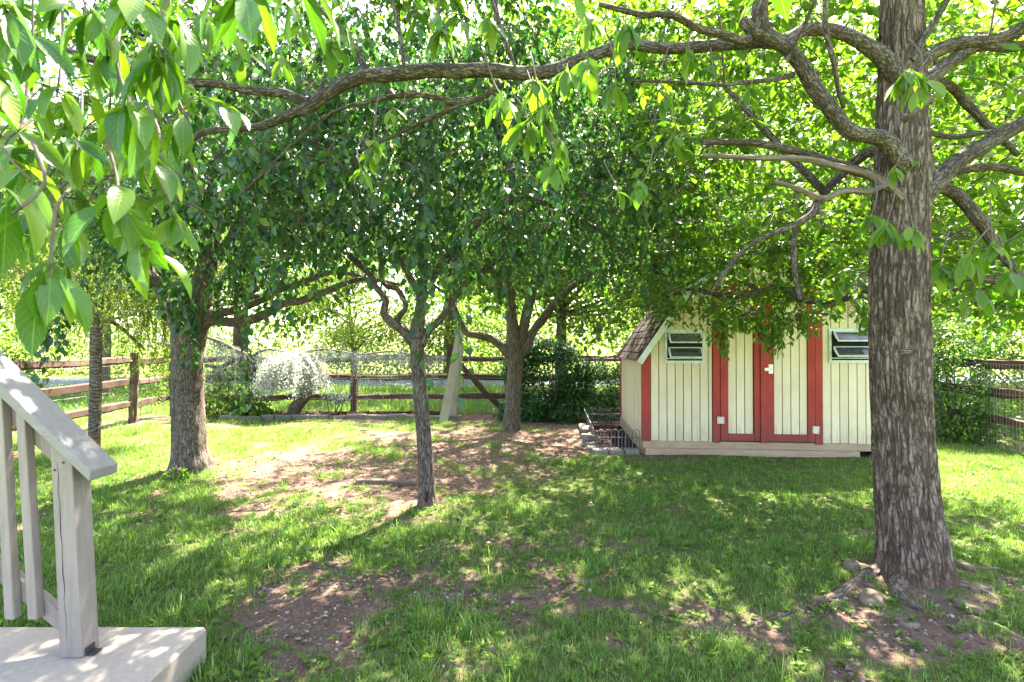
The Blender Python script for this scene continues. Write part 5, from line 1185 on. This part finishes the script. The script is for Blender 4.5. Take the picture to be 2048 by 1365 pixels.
# ------------------------------------------------------------ rocks, pebbles, fallen leaves, weeds
def rock(c, s, seed, label):
    import bmesh
    bm = bmesh.new(); bmesh.ops.create_icosphere(bm, subdivisions=3, radius=1)
    for v_ in bm.verts:
        p = v_.co; n = float(fbm(p.x*1.3+seed, p.y*1.3, p.z*1.3, 3, 3)); n2 = float(fbm(p.x*4+seed, p.y*4, p.z*4, 5, 2)); q = p*(.72+.55*n+.1*n2); v_.co = Vector((q.x*s[0],q.y*s[1],max(-.3,min(.62,q.z))*s[2]))
    me = bpy.data.meshes.new('rock'); bm.to_mesh(me); bm.free(); me.materials.append(M_rock)
    for p_ in me.polygons: p_.use_smooth = True
    o = bpy.data.objects.new('rock', me); COL.objects.link(o); o.location = c; o.rotation_euler.z = seed; tag(o,label,'rock')
def onlawn(px, py, dz=0.0):
    D = 1.4*F/(py-692); x = (px-1024)/F*D; return (x, D, float(gz(x,D))+dz)
rock(onlawn(1738,1222,.0),(0.081,0.056,0.043),1,'broad mossy rock just left of the big trunk foot'); rock(onlawn(1930,1238,.0),(0.068,0.037,0.037),2,'flat grey rock right below the big trunk')
rock(onlawn(1960,1205,.0),(0.056,0.031,0.031),3,'small grey rock at the right of the big trunk foot'); rock(onlawn(1700,1165,.0),(.05,.04,.06),4,'upright little stone left of the big trunk, by the roots')
rock(onlawn(1925,1160,.0),(.05,.04,.05),5,'reddish stone against the right side of the big trunk'); rock(onlawn(1810,1262,-.01),(.05,.04,.03),6,'small pale stone in front of the big trunk')
def pebbles():
    mb = MB(); ico = np.array([(0,0,1),(.89,0,.45),(.28,.85,.45),(-.72,.53,.45),(-.72,-.53,.45),(.28,-.85,.45),(.72,.53,-.45),(-.28,.85,-.45),(-.89,0,-.45),(-.28,-.85,-.45),(.72,-.53,-.45),(0,0,-1)])
    fc = np.array([(0,1,2),(0,2,3),(0,3,4),(0,4,5),(0,5,1),(1,6,2),(2,7,3),(3,8,4),(4,9,5),(5,10,1),(6,7,2),(7,8,3),(8,9,4),(9,10,5),(10,6,1),(6,11,7),(7,11,8),(8,11,9),(9,11,10),(10,11,6)])
    n = 90000; y = 1.4+6.5*rng.random(n)**1.6; x = (rng.random(n)*2-1)*(y*1.05+.4); b = bare(x,y); k = (rng.random(n) < np.clip(b-.25,0,1)*.9)&~in_solid(x,y); x,y=x[k],y[k]; n=len(x)
    s = (.0022+.009*rng.random(n)**4)*(1+.07*y); st = np.stack([s*(.8+.6*rng.random(n)), s*(.8+.5*rng.random(n)), s*(.4+.4*rng.random(n))],-1)
    a = rng.random(n)*6.28; ca, sa = np.cos(a), np.sin(a); V = ico[None]*st[:,None,:]*(1+rng.normal(0,.13,(n,12,1))); V = np.stack([V[...,0]*ca[:,None]-V[...,1]*sa[:,None], V[...,0]*sa[:,None]+V[...,1]*ca[:,None], V[...,2]],-1)+np.stack([x,y,gz(x,y)+s*.15],-1)[:,None,:]
    mb.add(V.reshape(-1,3), (fc[None]+(np.arange(n)*12)[:,None,None]).reshape(-1,3), None, np.repeat(rng.random(n),12)); tag(mb.build('pebbles',M_pebble),'small pebbles scattered on the bare reddish soil','pebbles',kind='stuff'); print('pebbles',n)
pebbles()
def litter():
    mb = MB(); n = 85000; y = 1.6+8.6*rng.random(n)**.7; x = (rng.random(n)*2-1)*(y*1.05+.4); b = bare(x,y)
    w = .06+np.clip(b-.2,0,1)*.35+.8*np.exp(-(((x-.9)/1.8)**2+((y-8.2)/1.4)**2))+.7*np.exp(-(((x+2)/1.8)**2+((y-6.2)/1.3)**2))+.5*np.exp(-(((x-1.45)/.3)**2+((y-7.6)/1.2)**2)); k = (rng.random(n)<w)&~in_solid(x,y); x,y=x[k],y[k]; n=len(x)
    pos = np.stack([x,y,gz(x,y)+.008+.01*rng.random(n)],-1); a = rng.random(n)*6.28
    put_leaves(mb, pos, np.stack([np.cos(a),np.sin(a),rng.normal(0,.2,n)],-1), rng.normal(0,.3,(n,3))+np.array([0,0,1]), .012+.024*rng.random(n)**2.5, T_LO4, 1.0); tag(mb.build('fallen_leaves',M_grass_dry,None,True),'dry fallen leaves lying over the soil and grass','leaf litter',kind='stuff')
    mb = MB(); n = 2600; y = 1.7+5*rng.random(n); x = (rng.random(n)*2-1)*(y*1.05); k = ~in_solid(x,y)&(bare(x,y)<.95); x,y=x[k],y[k]; n = len(x); m = 5
    pos = np.repeat(np.stack([x,y,gz(x,y)+.012],-1),m,0); a = rng.random(n*m)*6.28
    put_leaves(mb, pos, np.stack([np.cos(a),np.sin(a),.5+rng.normal(0,.3,n*m)],-1), np.tile([[0,0,1.]],(n*m,1))+rng.normal(0,.2,(n*m,3)), .02+.025*rng.random(n*m), T_LO4); tag(mb.build('weeds',M_leaf_bright,None,True),'small broadleaf weeds and clover mixed into the grass','weeds',kind='stuff')
litter()
ft = MB()
for k in range(150):
    y = 1.8+6.5*rng.random(); x = (rng.random()*2-1)*y*.95
    if in_solid(np.array([x]), np.array([y]))[0]: continue
    a = rng.random()*6.28; L = .06+.2*rng.random()**2; z = float(gz(x,y))+.012
    pp = [[x+math.cos(a+.25*math.sin(q*3+k))*L*(q-.5), y+math.sin(a)*L*(q-.5), z+.006*math.sin(q*3), .0022*(1.2-q)+.0006] for q in np.linspace(0,1,5)]
    tube(ft, np.array(pp), 4, cap=False)
tag(ft.build('fallen_twigs', M_twig), 'thin fallen twigs lying about on the lawn', 'twigs', kind='stuff')
mu = MB(); n = 9000; x = 1.16+.5*rng.random(n)+0; y = 6.65+2.1*rng.random(n); x = x+(y-6.65)*.09; a = rng.random(n)*6.28
put_leaves(mu, np.stack([x,y,.02+.02*rng.random(n)],-1), np.stack([np.cos(a),np.sin(a),rng.normal(0,.25,n)],-1), rng.normal(0,.4,(n,3))+np.array([0,0,1]), .02+.03*rng.random(n), T_LO)
x = -5.3+4.1*rng.random(n); y = 9.68+.5*rng.random(n); put_leaves(mu, np.stack([x,y,.075+.02*rng.random(n)],-1), np.stack([np.cos(a),np.sin(a),rng.normal(0,.25,n)],-1), rng.normal(0,.4,(n,3))+np.array([0,0,1]), .02+.04*rng.random(n), T_LO)
M_mulch = flat_mat('brown_mulch', (.075,.042,.033), .95, 0, .1, .5, 30)
tag(mu.build('mulch',M_mulch),'reddish brown mulch filling the beds','mulch',kind='stuff')

# ------------------------------------------------------------ concrete landing and stair railing
mb = MB(); mb.box(-4.2,-1.36,.7,2.30,-.06,.147,.012); tag(mb.build('concrete_landing',M_conc),'pale concrete landing slab at the foot of the stair railing','landing',kind='structure')
RL = empty('stair_railing',(-1.765,2.105,.147),'taupe painted wooden stair railing sloping down to its end post','railing')
def slab(name, mat, cs, y0, y1, b=.003):
    """prism from an x-z outline"""
    n = len(cs); v = [(x,y0,z) for x,z in cs]+[(x,y1,z) for x,z in cs]; mb = WB(); mb.poly(v, [tuple(range(n)), tuple(range(2*n-1,n-1,-1))]+[(i,i+n,(i+1)%n+n,(i+1)%n) for i in range(n)]); o = mb.build(name, mat, RL)
    md = o.modifiers.new('bevel','BEVEL'); md.width = b; md.segments = 2; md.limit_method = 'ANGLE'; return o
sl_ = math.tan(R(43.5)); xe, ze = -1.665, .915
def rz(x, off=0): return ze+(xe-x)*sl_+off
slab('post',M_railpaint,[(-1.81,.149),(-1.722,.149),(-1.768,rz(-1.768,-.075)),(-1.856,rz(-1.856,-.075))],2.06,2.149,.004)
slab('handrail',M_cap,[(xe,rz(xe,-.052)),(xe+.004,rz(xe,-.012)),(-2.75,rz(-2.75,.0)),(-2.75,rz(-2.75,-.062))],2.02,2.165,.005)
slab('subrail',M_railpaint,[(-1.84,rz(-1.84,-.20)),(-1.84,rz(-1.84,-.066)),(-2.75,rz(-2.75,-.066)),(-2.75,rz(-2.75,-.20))],2.101,2.139)
for i in range(6):
    x = -2.0-.093*i*1.0; slab('baluster',M_railpaint,[(x+.046+.012,.30),(x+.046+.05,.30),(x+.038,rz(x+.038,-.068)),(x,rz(x,-.068))],2.061,2.099,.004)
slab('bottom_rail',M_railpaint,[(-1.80,.19),(-1.80,.27),(-2.75,rz(-2.75,-.9)),(-2.75,rz(-2.75,-.98))],2.101,2.139)
mb = WB(); mb.box(-1.7215,-1.685,2.075,2.12,.149,.155,.002); mb.box(-1.7215,-1.715,2.075,2.12,.156,.18,.002); mb.build('post_bracket', M_hole, RL)
mb = WB(); pts_ = []
for k in range(14):
    t = k/13; pts_.append([-1.826+.045*t+.0025*math.sin(k*2.3)+.001*(k%2), 2.0585, .93-.72*t, (.0011+.0005*math.sin(k*1.7))*math.sin(math.pi*(.08+.9*t))+.0002])
tube(mb, np.array(pts_), 4); mb.build('crack', M_hole, RL)
mb = WB()
for x_, z_ in ((-1.80,.93),(-1.835,.90),(-2.03+.025,1.20),(-1.937+.02,1.11)): mb.box(x_-.004,x_+.004,2.0565,2.0595,z_-.004,z_+.004,.001)
mb.build('screws', M_hole, RL, kind='stuff')
print('tris', sum(len(o.data.loops)-2*len(o.data.polygons) for o in COL.objects if o.type=='MESH'), 'objs', len(COL.objects))
